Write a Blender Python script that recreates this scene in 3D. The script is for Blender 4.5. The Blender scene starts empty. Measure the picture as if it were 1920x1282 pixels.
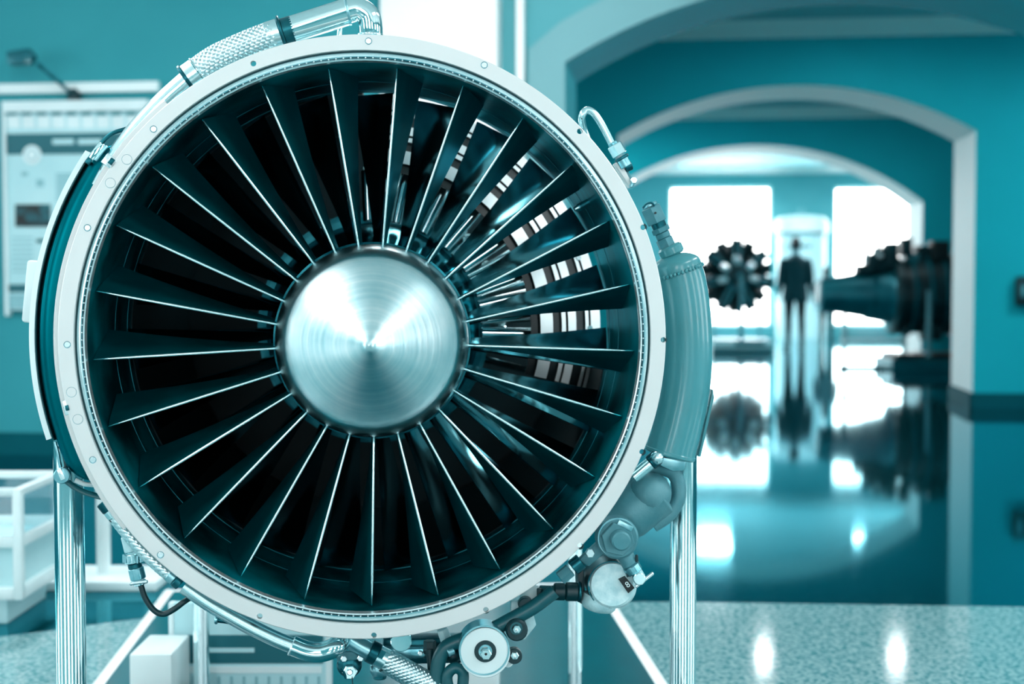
import bpy, bmesh, math, random
from mathutils import Vector, Matrix, Quaternion
R = math.radians
PI = math.pi
random.seed(7)
scn = bpy.context.scene
C = scn.collection

# ------------------------------------------------------------------ camera
FPX = 2667.0                       # focal length in pixels of the 1920 px frame (50 mm on 36 mm)
HC = 1.10                          # camera height
PITCH = math.atan(114 / FPX)
cd = bpy.data.cameras.new('camera')
cam = bpy.data.objects.new('camera', cd)
C.objects.link(cam)
cam.location = (0, 0, HC)
cam.rotation_euler = (PI / 2 - PITCH, 0, 0)
cd.sensor_width = 36
cd.lens = 36 * FPX / 1920
cd.clip_end = 200
cd.dof.use_dof = True
cd.dof.focus_distance = 2.60
cd.dof.aperture_fstop = 2.8
cd.dof.aperture_blades = 0
scn.camera = cam

# ------------------------------------------------------------------ world, exposure
w = bpy.data.worlds.new('world')
scn.world = w
w.use_nodes = True
wb = w.node_tree.nodes['Background']
wb.inputs[0].default_value = (0.70, 0.87, 0.90, 1)
wb.inputs[1].default_value = 0.8
vs = scn.view_settings
vs.view_transform = 'Standard'
vs.look = 'None'
vs.gamma = 1
vs.use_curve_mapping = False
vs.exposure = 1.0
L_CEIL = 7.4        # unseen light panels added over the near hall
L_BACK = 3.4        # glowing windows added behind the visitor, out of view
L_SIDE = 3.4        # glowing windows added in the near hall's side walls, out of view
L_FAR = 7.0         # windows at the far end
L_SPOT = 60.0       # recessed downlights
L_ROOM = 46.0        # unseen light panels added in the rooms behind the arches

# ------------------------------------------------------------------ measuring helpers
CAM = Vector((0, 0, HC))
FWD = Vector((0, math.cos(PITCH), -math.sin(PITCH)))
UPV = Vector((0, math.sin(PITCH), math.cos(PITCH)))
def ray(px, py):
    return FWD + Vector((1, 0, 0)) * ((px - 960) / FPX) + UPV * ((641 - py) / FPX)
def at(px, py, d):                 # world point at world depth y = d
    r = ray(px, py)
    return CAM + r * (d / r.y)
def on_floor(px, py):
    r = ray(px, py)
    return CAM + r * (-HC / r.z)
# hall frame: v runs along the enfilade of arches, u to the right
HV = Vector((0.1202, 0.9927, 0)).normalized()
HU = Vector((HV.y, -HV.x, 0))
HROT = math.atan2(HU.y, HU.x)
def hall(px, py, v):               # pixel on the plane v -> (u, z)
    r = ray(px, py)
    p = CAM + r * (v / r.dot(HV))
    return p.dot(HU), p.z
def H(u, v, z):
    return HU * u + HV * v + Vector((0, 0, z))
# engine frame: y runs back along the engine axis, origin in the middle of the inlet flange
EO = CAM + ray(687.4, 636.2) * 2.571
EA = ray(758, 527); EA.z = 0; EA.normalize()
EX = Vector((EA.y, -EA.x, 0))
EROT = math.atan2(EX.y, EX.x)
def E(px, py, t):
    r = ray(px, py)
    s = (t - (CAM - EO).dot(EA)) / r.dot(EA)
    d = CAM + r * s - EO
    return Vector((d.dot(EX), t, d.z))
def PX(t):                         # metres per pixel at engine depth t
    return (2.571 + t) / FPX
def pol(theta, r, t=0.0):          # clockwise from the top, degrees
    a = R(theta)
    return Vector((r * math.sin(a), t, r * math.cos(a)))

# ------------------------------------------------------------------ materials
MATS = {}
def mat(name, col, rough=0.5, metal=0.0, col2=None, scale=8.0, detail=3.0, bump=0.0, rvar=0.0, coat=0.0,
        aniso=0.0, f82=None, coords='Object', stretch=(1, 1, 1), lo=0.35, hi=0.65, ior=1.5, spec=0.5, bscale=None):
    m = bpy.data.materials.new(name)
    m.use_nodes = True
    nt = m.node_tree
    b = nt.nodes['Principled BSDF']
    tc = nt.nodes.new('ShaderNodeTexCoord')
    mp = nt.nodes.new('ShaderNodeMapping')
    mp.inputs['Scale'].default_value = stretch
    nt.links.new(tc.outputs[coords], mp.inputs[0])
    nz = nt.nodes.new('ShaderNodeTexNoise')
    nz.inputs['Scale'].default_value = scale
    nz.inputs['Detail'].default_value = detail
    nt.links.new(mp.outputs[0], nz.inputs['Vector'])
    cr = nt.nodes.new('ShaderNodeValToRGB')
    cr.color_ramp.elements[0].position = lo
    cr.color_ramp.elements[1].position = hi
    c2 = col2 if col2 else tuple(c * 0.9 for c in col)
    cr.color_ramp.elements[0].color = (*c2, 1)
    cr.color_ramp.elements[1].color = (*col, 1)
    nt.links.new(nz.outputs['Fac'], cr.inputs[0])
    nt.links.new(cr.outputs[0], b.inputs['Base Color'])
    b.inputs['Metallic'].default_value = metal
    b.inputs['Roughness'].default_value = rough
    b.inputs['IOR'].default_value = ior
    b.inputs['Specular IOR Level'].default_value = spec
    b.inputs['Coat Weight'].default_value = coat
    b.inputs['Coat Roughness'].default_value = 0.06
    if rvar:
        mr = nt.nodes.new('ShaderNodeMapRange')
        mr.inputs['To Min'].default_value = max(0.02, rough - rvar)
        mr.inputs['To Max'].default_value = rough + rvar
        nt.links.new(nz.outputs['Fac'], mr.inputs[0])
        nt.links.new(mr.outputs[0], b.inputs['Roughness'])
    if bump:
        bp = nt.nodes.new('ShaderNodeBump')
        bp.inputs['Strength'].default_value = bump
        bp.inputs['Distance'].default_value = 0.002
        src = nz
        if bscale:
            src = nt.nodes.new('ShaderNodeTexNoise')
            src.inputs['Scale'].default_value = bscale
            src.inputs['Detail'].default_value = 2
            nt.links.new(mp.outputs[0], src.inputs['Vector'])
        nt.links.new(src.outputs['Fac'], bp.inputs['Height'])
        nt.links.new(bp.outputs[0], b.inputs['Normal'])
    if f82: b.inputs['Specular Tint'].default_value = (*f82, 1)
    if aniso:
        b.inputs['Anisotropic'].default_value = aniso
    MATS[name] = m
    return m
def emit(name, col, strength):
    m = bpy.data.materials.new(name)
    m.use_nodes = True
    nt = m.node_tree
    nt.nodes.remove(nt.nodes['Principled BSDF'])
    e = nt.nodes.new('ShaderNodeEmission')
    e.inputs[0].default_value = (*col, 1)
    e.inputs[1].default_value = strength
    nt.links.new(e.outputs[0], nt.nodes['Material Output'].inputs[0])
    MATS[name] = m
    return m

# setting
mat('wall_teal', (0.045, 0.34, 0.385), 0.7, col2=(0.035, 0.30, 0.345), scale=1.2, bump=0.05, bscale=60, spec=0.15)
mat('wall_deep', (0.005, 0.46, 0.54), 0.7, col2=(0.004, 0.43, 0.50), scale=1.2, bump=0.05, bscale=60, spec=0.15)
mat('wall_pale', (0.22, 0.44, 0.47), 0.7, col2=(0.20, 0.41, 0.44), scale=1.2, bump=0.05, bscale=60, spec=0.15)
mat('wall_mid', (0.12, 0.40, 0.44), 0.7, col2=(0.10, 0.37, 0.41), scale=1.2, bump=0.05, bscale=60, spec=0.15)
mat('trim_white', (0.95, 0.95, 0.94), 0.45, col2=(0.92, 0.93, 0.92), scale=2)
mat('reveal', (0.88, 0.95, 0.95), 0.6, col2=(0.85, 0.93, 0.93), scale=1.5)  # pale tone puts the light on the second and third arch soffits into colour
mat('ceiling_paint', (0.25, 0.55, 0.60), 0.7, scale=1)
mat('baseboard', (0.0, 0.10, 0.125), 0.65, scale=3, spec=0.1)
mat('floor_dark', (0.005, 0.16, 0.19), 0.05, metal=0.8, col2=(0.004, 0.135, 0.165), scale=30, rvar=0.02, f82=(0.30, 0.80, 0.90))
mat('terrazzo', (0.30, 0.46, 0.47), 0.085, col2=(0.035, 0.20, 0.23), scale=70, detail=4, lo=0.38, hi=0.60, rvar=0.015)
mat('platform', (0.0, 0.10, 0.125), 0.18, col2=(0.0, 0.08, 0.10), scale=12)
# engine metals
mat('flange', (0.76, 0.75, 0.74), 0.42, metal=0.15, col2=(0.72, 0.72, 0.71), scale=5, rvar=0.06)
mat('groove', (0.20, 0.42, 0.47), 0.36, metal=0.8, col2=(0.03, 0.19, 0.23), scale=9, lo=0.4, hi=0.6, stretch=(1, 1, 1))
mat('lip', (0.80, 0.93, 0.95), 0.25, metal=0.8, scale=9)
mat('duct', (0.0, 0.42, 0.48), 0.36, metal=0.8, col2=(0.0, 0.09, 0.11), scale=7, detail=5, lo=0.4, hi=0.62, rvar=0.1, f82=(0.1, 0.6, 0.7))
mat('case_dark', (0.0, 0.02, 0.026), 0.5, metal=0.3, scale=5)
mat('vane', (0.0, 0.25, 0.29), 0.34, metal=0.8, col2=(0.0, 0.14, 0.17), scale=9, rvar=0.08, f82=(0.1, 0.6, 0.7))
mat('vane_edge', (0.72, 0.95, 0.97), 0.22, metal=0.9, scale=9)
mat('blade', (0.14, 0.34, 0.38), 0.15, metal=1.0, col2=(0.03, 0.18, 0.22), scale=6, detail=5, rvar=0.06, f82=(0.5, 0.85, 0.9))
mat('chrome', (0.78, 0.94, 0.96), 0.07, metal=1.0, col2=(0.70, 0.90, 0.92), scale=6, rvar=0.03)
mat('satin', (0.72, 0.90, 0.92), 0.24, metal=1.0, col2=(0.58, 0.82, 0.85), scale=12, rvar=0.07)
mat('steel', (0.42, 0.68, 0.73), 0.3, metal=1.0, col2=(0.18, 0.46, 0.52), scale=18, rvar=0.08)
mat('steel_dark', (0.02, 0.15, 0.18), 0.32, metal=0.9, col2=(0.0, 0.06, 0.08), scale=20, rvar=0.08)
mat('braid', (0.80, 0.90, 0.91), 0.28, metal=1.0, col2=(0.62, 0.80, 0.83), scale=40)
mat('braid_core', (0.0, 0.07, 0.085), 0.5, scale=20)
mat('tank_paint', (0.06, 0.29, 0.33), 0.30, col2=(0.06, 0.27, 0.30), scale=10, coat=0.35, bump=0.12, bscale=90)
mat('tank_teal', (0.0, 0.12, 0.145), 0.3, col2=(0.0, 0.10, 0.125), scale=6, metal=0.95, coat=0.0, f82=(0.1, 0.7, 0.8))
mat('cast', (0.12, 0.30, 0.34), 0.5, metal=0.25, col2=(0.05, 0.22, 0.26), scale=14, detail=5, bump=0.25, bscale=140)
mat('cast_pale', (0.64, 0.82, 0.84), 0.5, metal=0.2, col2=(0.42, 0.66, 0.70), scale=60, detail=5, bump=0.25, bscale=240)
mat('white_paint', (0.86, 0.95, 0.95), 0.35, scale=4)
mat('rubber', (0.0, 0.03, 0.038), 0.38, scale=10)
mat('rubber_teal', (0.005, 0.10, 0.12), 0.35, scale=10)
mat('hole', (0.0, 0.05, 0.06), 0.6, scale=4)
mat('hoop_pale', (0.90, 0.96, 0.97), 0.35, metal=0.4, scale=6)
mat('black', (0.0, 0.006, 0.008), 0.5, scale=4)
# exhibits behind
mat('bg_dark', (0.0, 0.045, 0.055), 0.45, metal=0.2, col2=(0.0, 0.015, 0.02), scale=9, detail=4)
mat('bg_teal', (0.0, 0.15, 0.185), 0.35, metal=0.4, col2=(0.0, 0.10, 0.13), scale=4)
mat('bg_mid', (0.08, 0.33, 0.38), 0.4, metal=0.3, scale=5)
mat('cloth_dark', (0.0, 0.05, 0.062), 0.85, col2=(0.0, 0.035, 0.045), scale=20)
mat('cloth_black', (0.0, 0.014, 0.018), 0.85, scale=20)
mat('skin', (0.10, 0.30, 0.34), 0.6, scale=6)
mat('hair', (0.0, 0.012, 0.016), 0.6, scale=30)
mat('panel_pale', (0.55, 0.80, 0.83), 0.5, col2=(0.47, 0.74, 0.78), scale=3)
mat('panel_white', (0.82, 0.93, 0.94), 0.5, scale=3)
mat('panel_dark', (0.0, 0.13, 0.16), 0.5, scale=3)
mat('photo_dark', (0.0, 0.12, 0.15), 0.5, col2=(0.0, 0.008, 0.01), scale=14, detail=4, lo=0.45, hi=0.65)
mat('text_grey', (0.28, 0.55, 0.60), 0.6, scale=3)
emit('added_panel_glow', (0.92, 0.98, 1.0), L_CEIL)
emit('added_room_glow', (0.90, 0.97, 1.0), L_ROOM)
emit('added_back_glow', (0.95, 0.985, 1.0), L_BACK)
emit('added_side_glow', (0.92, 0.98, 1.0), L_SIDE)
emit('far_glow', (0.95, 1.0, 1.0), L_FAR)
emit('spot_glow', (0.95, 1.0, 1.0), L_SPOT)

# brushed spinner: circular scratches
def cone_mat():
    m = bpy.data.materials.new('spun_metal')
    m.use_nodes = True
    nt = m.node_tree
    b = nt.nodes['Principled BSDF']
    b.inputs['Metallic'].default_value = 1
    b.inputs['Anisotropic'].default_value = 0.85
    tg = nt.nodes.new('ShaderNodeTangent')
    tg.direction_type = 'RADIAL'
    tg.axis = 'Y'
    nt.links.new(tg.outputs[0], b.inputs['Tangent'])
    tc = nt.nodes.new('ShaderNodeTexCoord')
    sp = nt.nodes.new('ShaderNodeSeparateXYZ')
    nt.links.new(tc.outputs['Object'], sp.inputs[0])
    # rings of turning marks: noise driven by the distance along the axis only
    ad = nt.nodes.new('ShaderNodeMath'); ad.operation = 'MULTIPLY'; ad.inputs[1].default_value = 120
    nt.links.new(sp.outputs['Y'], ad.inputs[0])
    cb = nt.nodes.new('ShaderNodeCombineXYZ')
    nt.links.new(ad.outputs[0], cb.inputs['X'])
    nz = nt.nodes.new('ShaderNodeTexNoise'); nz.inputs['Scale'].default_value = 1.0; nz.inputs['Detail'].default_value = 4
    nt.links.new(cb.outputs[0], nz.inputs['Vector'])
    n2 = nt.nodes.new('ShaderNodeTexNoise'); n2.inputs['Scale'].default_value = 14; n2.inputs['Detail'].default_value = 4
    nt.links.new(tc.outputs['Object'], n2.inputs['Vector'])
    mx = nt.nodes.new('ShaderNodeMath'); mx.operation = 'ADD'
    nt.links.new(nz.outputs['Fac'], mx.inputs[0]); nt.links.new(n2.outputs['Fac'], mx.inputs[1])
    cr = nt.nodes.new('ShaderNodeValToRGB')
    cr.color_ramp.elements[0].position = 0.35; cr.color_ramp.elements[0].color = (0.50, 0.74, 0.78, 1)
    cr.color_ramp.elements[1].position = 0.62; cr.color_ramp.elements[1].color = (0.86, 0.95, 0.96, 1)
    hf = nt.nodes.new('ShaderNodeMath'); hf.operation = 'MULTIPLY'; hf.inputs[1].default_value = 0.5
    nt.links.new(mx.outputs[0], hf.inputs[0])
    nt.links.new(hf.outputs[0], cr.inputs[0]); nt.links.new(cr.outputs[0], b.inputs['Base Color'])
    mr = nt.nodes.new('ShaderNodeMapRange'); mr.inputs['To Min'].default_value = 0.22; mr.inputs['To Max'].default_value = 0.42
    nt.links.new(nz.outputs['Fac'], mr.inputs[0]); nt.links.new(mr.outputs[0], b.inputs['Roughness'])
    bp = nt.nodes.new('ShaderNodeBump'); bp.inputs['Strength'].default_value = 0.08; bp.inputs['Distance'].default_value = 0.002
    nt.links.new(nz.outputs['Fac'], bp.inputs['Height']); nt.links.new(bp.outputs[0], b.inputs['Normal'])
    MATS['spun_metal'] = m
cone_mat()

# ------------------------------------------------------------------ mesh helpers
def me_from(verts, faces, name='m'):
    me = bpy.data.meshes.new(name)
    me.from_pydata([tuple(v) for v in verts], [], faces)
    me.validate()
    bm = bmesh.new(); bm.from_mesh(me)
    bmesh.ops.recalc_face_normals(bm, faces=bm.faces)
    bm.to_mesh(me); bm.free()
    return me
class MB:
    """collects shapes, then links them as one mesh object"""
    def __init__(s): s.v = []; s.f = []
    def add(s, v, f):
        o = len(s.v); s.v += [Vector(p) for p in v]; s.f += [tuple(i + o for i in q) for q in f]; return s
    def box(s, c, size, rot=None):
        c = Vector(c); x, y, z = [k / 2 for k in size]
        vs_ = [Vector((a * x, b * y, d * z)) for a in (-1, 1) for b in (-1, 1) for d in (-1, 1)]
        if rot is not None: vs_ = [rot @ v for v in vs_]
        return s.add([c + v for v in vs_], [(0, 1, 3, 2), (4, 6, 7, 5), (0, 4, 5, 1), (2, 3, 7, 6), (0, 2, 6, 4), (1, 5, 7, 3)])
    def prof(s, p0, p1, rings, n=24, ph=0.0):
        """solid of revolution from p0 to p1; rings = [(fraction along, radius)]"""
        p0 = Vector(p0); p1 = Vector(p1); d = p1 - p0; q = d.to_track_quat('Z', 'Y')
        vs_ = []; fs = []
        for k, (a, r) in enumerate(rings):
            for i in range(n):
                an = 2 * PI * i / n + ph
                vs_.append(p0 + d * a + q @ Vector((r * math.cos(an), r * math.sin(an), 0)))
        for k in range(len(rings) - 1):
            for i in range(n):
                j = (i + 1) % n
                fs.append((k * n + i, k * n + j, (k + 1) * n + j, (k + 1) * n + i))
        fs.append(tuple(range(n))); fs.append(tuple(range((len(rings) - 1) * n, len(rings) * n)))
        return s.add(vs_, fs)
    def cyl(s, p0, p1, r, n=24, bev=0.0, r1=None):
        L = (Vector(p1) - Vector(p0)).length; r1 = r if r1 is None else r1
        if bev: return s.prof(p0, p1, [(0, r - bev), (bev / L, r), (1 - bev / L, r1), (1, r1 - bev)], n)
        return s.prof(p0, p1, [(0, r), (1, r1)], n)
    def hexa(s, p0, p1, r, bev=0.0, ph=0.0):
        L = (Vector(p1) - Vector(p0)).length
        rg = [(0, r - bev), (bev / L, r), (1 - bev / L, r), (1, r - bev)] if bev else [(0, r), (1, r)]
        return s.prof(p0, p1, rg, 6, ph)
    def lathe(s, prof, a0=0, a1=360, n=128, closed=False):
        """profile [(r, t)] turned about the engine axis, angles clockwise from the top"""
        full = abs(a1 - a0 - 360) < 1e-6
        m = n if full else n + 1
        k = len(prof); vs_ = []; fs = []
        for i in range(m):
            an = a0 + (a1 - a0) * i / n
            for r, t in prof: vs_.append(pol(an, r, t))
        for i in range(n):
            j = (i + 1) % m
            for p in range(k if closed else k - 1):
                q = (p + 1) % k
                fs.append((i * k + p, j * k + p, j * k + q, i * k + q))
        if closed and not full:
            fs.append(tuple(range(k))); fs.append(tuple(range(n * k, n * k + k)))
        return s.add(vs_, fs)
    def tube(s, path, rad, n=16, flat=1.0):
        pts = path; m = len(pts)
        rr = rad if isinstance(rad, (list, tuple)) else [rad] * m
        fr = frames(pts); vs_ = []; fs = []
        for (p, tn, a, b), r in zip(fr, rr):
            for i in range(n):
                an = 2 * PI * i / n
                vs_.append(p + a * (r * math.cos(an)) + b * (r * flat * math.sin(an)))
        for k in range(m - 1):
            for i in range(n):
                j = (i + 1) % n
                fs.append((k * n + i, k * n + j, (k + 1) * n + j, (k + 1) * n + i))
        fs.append(tuple(range(n))); fs.append(tuple(range((m - 1) * n, m * n)))
        return s.add(vs_, fs)
    def slab(s, poly, d, off=0.0):
        """planar polygon (list of 3-D points) extruded along vector d"""
        d = Vector(d); n = len(poly)
        a = [Vector(p) for p in poly]
        vs_ = a + [p + d for p in a]
        fs = [tuple(range(n)), tuple(range(n, 2 * n))] + [(i, (i + 1) % n, n + (i + 1) % n, n + i) for i in range(n)]
        return s.add(vs_, fs)
    def mesh(s, name='m'): return me_from(s.v, s.f, name)
    def build(s, name, m, parent=None, smooth=35, bevel=0.0, seg=2):
        return link(name, s.mesh(name), m, parent, smooth, bevel, seg)
def link(name, me, m, parent=None, smooth=35, bevel=0.0, seg=2):
    if bevel:
        bm = bmesh.new(); bm.from_mesh(me)
        bmesh.ops.remove_doubles(bm, verts=bm.verts, dist=1e-6)
        ed = [e for e in bm.edges if len(e.link_faces) == 2 and e.calc_face_angle(0) > R(25)]
        bmesh.ops.bevel(bm, geom=ed, offset=bevel, segments=seg, profile=0.5, affect='EDGES', clamp_overlap=True)
        bm.to_mesh(me); bm.free()
    if smooth:
        me.shade_smooth(); me.set_sharp_from_angle(angle=R(smooth))
    me.materials.clear(); me.materials.append(MATS[m])
    o = bpy.data.objects.new(name, me); C.objects.link(o)
    if parent: o.parent = parent
    return o
def frames(pts):
    pts = [Vector(p) for p in pts]; m = len(pts); out = []
    tn = [(pts[min(i + 1, m - 1)] - pts[max(i - 1, 0)]).normalized() for i in range(m)]
    a = tn[0].orthogonal().normalized()
    for i in range(m):
        if i: a = (tn[i - 1].rotation_difference(tn[i]) @ a).normalized()
        a = (a - tn[i] * a.dot(tn[i])).normalized()
        out.append((pts[i], tn[i], a, tn[i].cross(a)))
    return out
def spline(P, n=10):
    P = [Vector(p) for p in P]; out = []
    Q = [P[0] * 2 - P[1]] + P + [P[-1] * 2 - P[-2]]
    for i in range(1, len(Q) - 2):
        for k in range(n):
            t = k / n; a, b, c, d = Q[i - 1], Q[i], Q[i + 1], Q[i + 2]
            out.append(0.5 * ((2 * b) + (c - a) * t + (2 * a - 5 * b + 4 * c - d) * t * t + (3 * b - a - 3 * c + d) * t ** 3))
    out.append(P[-1])
    return out
def tag(o, label=None, cat=None, group=None, kind=None):
    if label: o['label'] = label
    if cat: o['category'] = cat
    if group: o['group'] = group
    if kind: o['kind'] = kind
    return o
def empty(name, loc=(0, 0, 0), rz=0.0):
    o = bpy.data.objects.new(name, None); C.objects.link(o)
    o.location = loc; o.rotation_euler = (0, 0, rz); o.empty_display_size = 0.1
    return o
def copy_part(o, parent, **kw):
    c = o.copy(); C.objects.link(c); c.parent = parent
    return c
def struct(o): o['kind'] = 'structure'; return o

# ================================================================== SETTING
V1, V2, V3, V4 = 8.57, 12.73, 19.0, 28.7      # front faces of the four cross walls
CEIL = 3.36
hall_root = None
def HM(mb):                                    # hall coordinates -> world
    mb.v = [H(p.x, p.y, p.z) for p in mb.v]; return mb

def arch_wall(name, v, th, u0, u1, top, uc, hw, zs, za, m_face, m_rev, z0=0.0):
    """wall slab with a segmental arch opening; the reveal is a part of its own"""
    rise = za - zs; rad = (hw * hw + rise * rise) / (2 * rise); zc = za - rad
    n = 40; ao = math.asin(hw / rad)
    arc = [(uc + rad * math.sin(-ao + 2 * ao * i / n), zc + rad * math.cos(-ao + 2 * ao * i / n)) for i in range(n + 1)]
    mb = MB()
    for vv in (v, v + th):
        vs_ = [(u0, vv, z0), (uc - hw, vv, z0), (uc - hw, vv, zs), (uc - hw, vv, top), (u0, vv, top)]
        mb.add(vs_, [(0, 1, 2, 3, 4)])
        vs_ = [(uc + hw, vv, z0), (u1, vv, z0), (u1, vv, top), (uc + hw, vv, top), (uc + hw, vv, zs)]
        mb.add(vs_, [(0, 1, 2, 3, 4)])
        for i in range(n):
            (a, b), (c, d) = arc[i], arc[i + 1]
            mb.add([(a, vv, b), (c, vv, d), (c, vv, top), (a, vv, top)], [(0, 1, 2, 3)])
    mb.add([(u0, v, top), (u1, v, top), (u1, v + th, top), (u0, v + th, top)], [(0, 1, 2, 3)])
    wall = struct(HM(mb).build(name, m_face, None, smooth=0))
    loop = [(uc - hw, z0)] + arc + [(uc + hw, z0)]
    rv = MB(); vs_ = []; fs = []
    for (a, b) in loop: vs_ += [(a, v, b), (a, v + th, b)]
    for i in range(len(loop) - 1): fs.append((2 * i, 2 * i + 1, 2 * i + 3, 2 * i + 2))
    rv.add(vs_, fs)
    HM(rv).build('arch_reveal', m_rev, wall, smooth=30)
    return wall, arc

# floor: dark polished stone with a pale terrazzo field towards the visitor
floor = MB()
floor.add([(-14, 2.0, 0), (18, 2.0, 0), (18, 33, 0), (-14, 33, 0)], [(0, 1, 2, 3)])
struct(floor.build('floor', 'floor_dark', smooth=0))
edge = [on_floor(*p) for p in ((-500, 1262), (-200, 1225), (0, 1195), (100, 1183), (190, 1170), (340, 1152), (600, 1136), (950, 1129), (1310, 1130), (1920, 1139), (2500, 1150))]
ter = MB()
poly = [(-9, -5, 0.003), (9, -5, 0.003)] + [(p.x, p.y, 0.003) for p in reversed(edge)]
ter.add(poly, [tuple(range(len(poly)))])
struct(ter.build('floor_terrazzo', 'terrazzo', smooth=0))

# wall 1: arch wall of the near hall
u_l, z_s = hall(1060, 118, V1); u_a, z_a = hall(1595, -43, V1)
hw1 = u_a - u_l
ucol0 = hall(725, 300, V1)[0]; ucol1 = hall(940, 300, V1)[0]; upipe0 = hall(970, 100, V1)[0]; upipe1 = hall(985, 100, V1)[0]
arch_wall('wall_front', V1, 0.85, ucol1 - 0.1, 9.0, 3.7, u_a, hw1, z_s, z_a, 'wall_mid', 'wall_deep')
wl = MB().box((0.5 * (ucol0 + 0.1 - 9.0), V1 + 0.4, 1.85), (9.0 + ucol0 + 0.1, 0.8, 3.7))
struct(HM(wl).build('wall_left', 'wall_teal', smooth=0))
# architrave round the first arch
def architrave(name, v, uc, hw, zs, za, wd, m, z0=0.0):
    rise = za - zs; rad = (hw * hw + rise * rise) / (2 * rise); zc = za - rad; ao = math.asin(hw / rad); n = 40
    mb = MB(); inn = [(uc - hw, z0)]; out = [(uc - hw - wd, z0)]
    for i in range(n + 1):
        a = -ao + 2 * ao * i / n
        inn.append((uc + rad * math.sin(a), zc + rad * math.cos(a)))
        k = 1 + wd / rad
        out.append((uc + (rad * k) * math.sin(a) * 1.0, zc + rad * k * math.cos(a)))
    out[1] = (uc - hw - wd, zs + 0.08); out[-1] = (uc + hw + wd, zs + 0.08)
    inn.append((uc + hw, z0)); out.append((uc + hw + wd, z0))
    for i in range(len(inn) - 1):
        q = [inn[i], inn[i + 1], out[i + 1], out[i]]
        mb.add([(a, v, b) for a, b in q] + [(a, v - 0.03, b) for a, b in q],
               [(0, 1, 2, 3), (4, 5, 6, 7), (0, 1, 5, 4), (2, 3, 7, 6)])
    return struct(HM(mb).build(name, m, smooth=0))
architrave('trim_1', V1, u_a, hw1, z_s, z_a, 0.22, 'wall_pale')
pm = MB().box((0.5 * (ucol0 + ucol1), V1 - 0.02, 1.85), (ucol1 - ucol0, 0.34, 3.7))
struct(HM(pm).build('wall_pillar', 'trim_white', smooth=0, bevel=0.012))
pm = MB().box((0.5 * (upipe0 + upipe1), V1 - 0.04, 1.85), (upipe1 - upipe0, 0.08, 3.7))
struct(HM(pm).build('trim_2', 'trim_white', smooth=0, bevel=0.006))
bb = MB().box((0.5 * (-9.0 + ucol0), V1 - 0.012, 0.07), (9.0 + ucol0, 0.024, 0.14))
struct(HM(bb).build('baseboard_left', 'baseboard', smooth=0))
# wall 2
u_r2, z_s2 = hall(1830, 245, V2); u_a2, z_a2 = hall(1490, 160, V2)
arch_wall('wall_middle', V2, 1.0, -5, 12, CEIL, u_a2, u_r2 - u_a2, z_s2, z_a2, 'wall_deep', 'reveal')
bb = MB().box((0.5 * (u_r2 + 12), V2 - 0.012, 0.065), (12 - u_r2, 0.024, 0.13))
bb.box((u_r2 - 0.012, V2 + 0.5, 0.065), (0.024, 1.0, 0.13))
struct(HM(bb).build('baseboard_right', 'baseboard', smooth=0))
# wall 3
u_r3, z_s3 = hall(1730, 378, V3); u_a3, z_a3 = hall(1415, 272, V3)
arch_wall('wall_far', V3, 1.25, -6, 14, CEIL, u_a3, u_r3 - u_a3, z_s3, z_a3, 'wall_deep', 'reveal')
# wall 4 with windows
wins = []
for k, (xa, xb) in enumerate(((960, 1150), (1255, 1445), (1565, 1755))):
    ua, zt = hall(xa, 350, V4); ub, zb = hall(xb, 612, V4)
    wins.append((ua, ub, zb, zt))
mb = MB(); us = [-7]
for ua, ub, zb, zt in wins: us += [ua, ub]
us.append(15)
for i in range(len(us) - 1):
    a, b = us[i], us[i + 1]
    if i % 2 == 0: mb.box(((a + b) / 2, V4 + 0.2, CEIL / 2), (b - a, 0.4, CEIL))
    else:
        _, _, zb, zt = wins[i // 2]
        mb.box(((a + b) / 2, V4 + 0.2, zb / 2), (b - a, 0.4, zb))
        mb.box(((a + b) / 2, V4 + 0.2, (zt + CEIL) / 2), (b - a, 0.4, CEIL - zt))
struct(HM(mb).build('wall_end', 'wall_mid', smooth=0))
for k, (ua, ub, zb, zt) in enumerate(wins):
    fr = MB(); t_ = 0.05
    for (a, b, c, d) in ((ua, ua + t_, zb, zt), (ub - t_, ub, zb, zt), (ua + t_, ub - t_, zb, zb + t_), (ua + t_, ub - t_, zt - t_, zt)):
        fr.box(((a + b) / 2, V4 + 0.22, (c + d) / 2), (b - a, 0.10, d - c))
    wo = struct(HM(fr).build('window_%d' % (k + 1), 'trim_white', smooth=0))
    gl = MB().box(((ua + ub) / 2, V4 + 0.26, (zb + zt) / 2), (ub - ua - 2 * t_, 0.02, zt - zb - 2 * t_))
    HM(gl).build('window_pane', 'far_glow', wo, smooth=0)
# ceilings of the three rooms, cornices on the walls that face the visitor
cm = MB().box((3, (V1 + 0.85 + V4) / 2 + 0.2, CEIL + 0.1), (20, V4 - V1 - 0.85, 0.2))
struct(HM(cm).build('ceiling', 'ceiling_paint', smooth=0))
for k, v in enumerate((V2, V3, V4)):
    co = MB().slab([(-5, v, CEIL), (-5, v - 0.14, CEIL), (-5, v - 0.13, CEIL - 0.04), (-5, v - 0.03, CEIL - 0.12), (-5, v, CEIL - 0.14)], (17, 0, 0))
    struct(HM(co).build('trim_%d' % (k + 3), 'trim_white', smooth=0))
# near hall ceiling
cm = MB().box((0, 1.8, 3.8), (18, 13.5, 0.2))
struct(HM(cm).build('ceiling_hall', 'trim_white', smooth=0))
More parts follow.
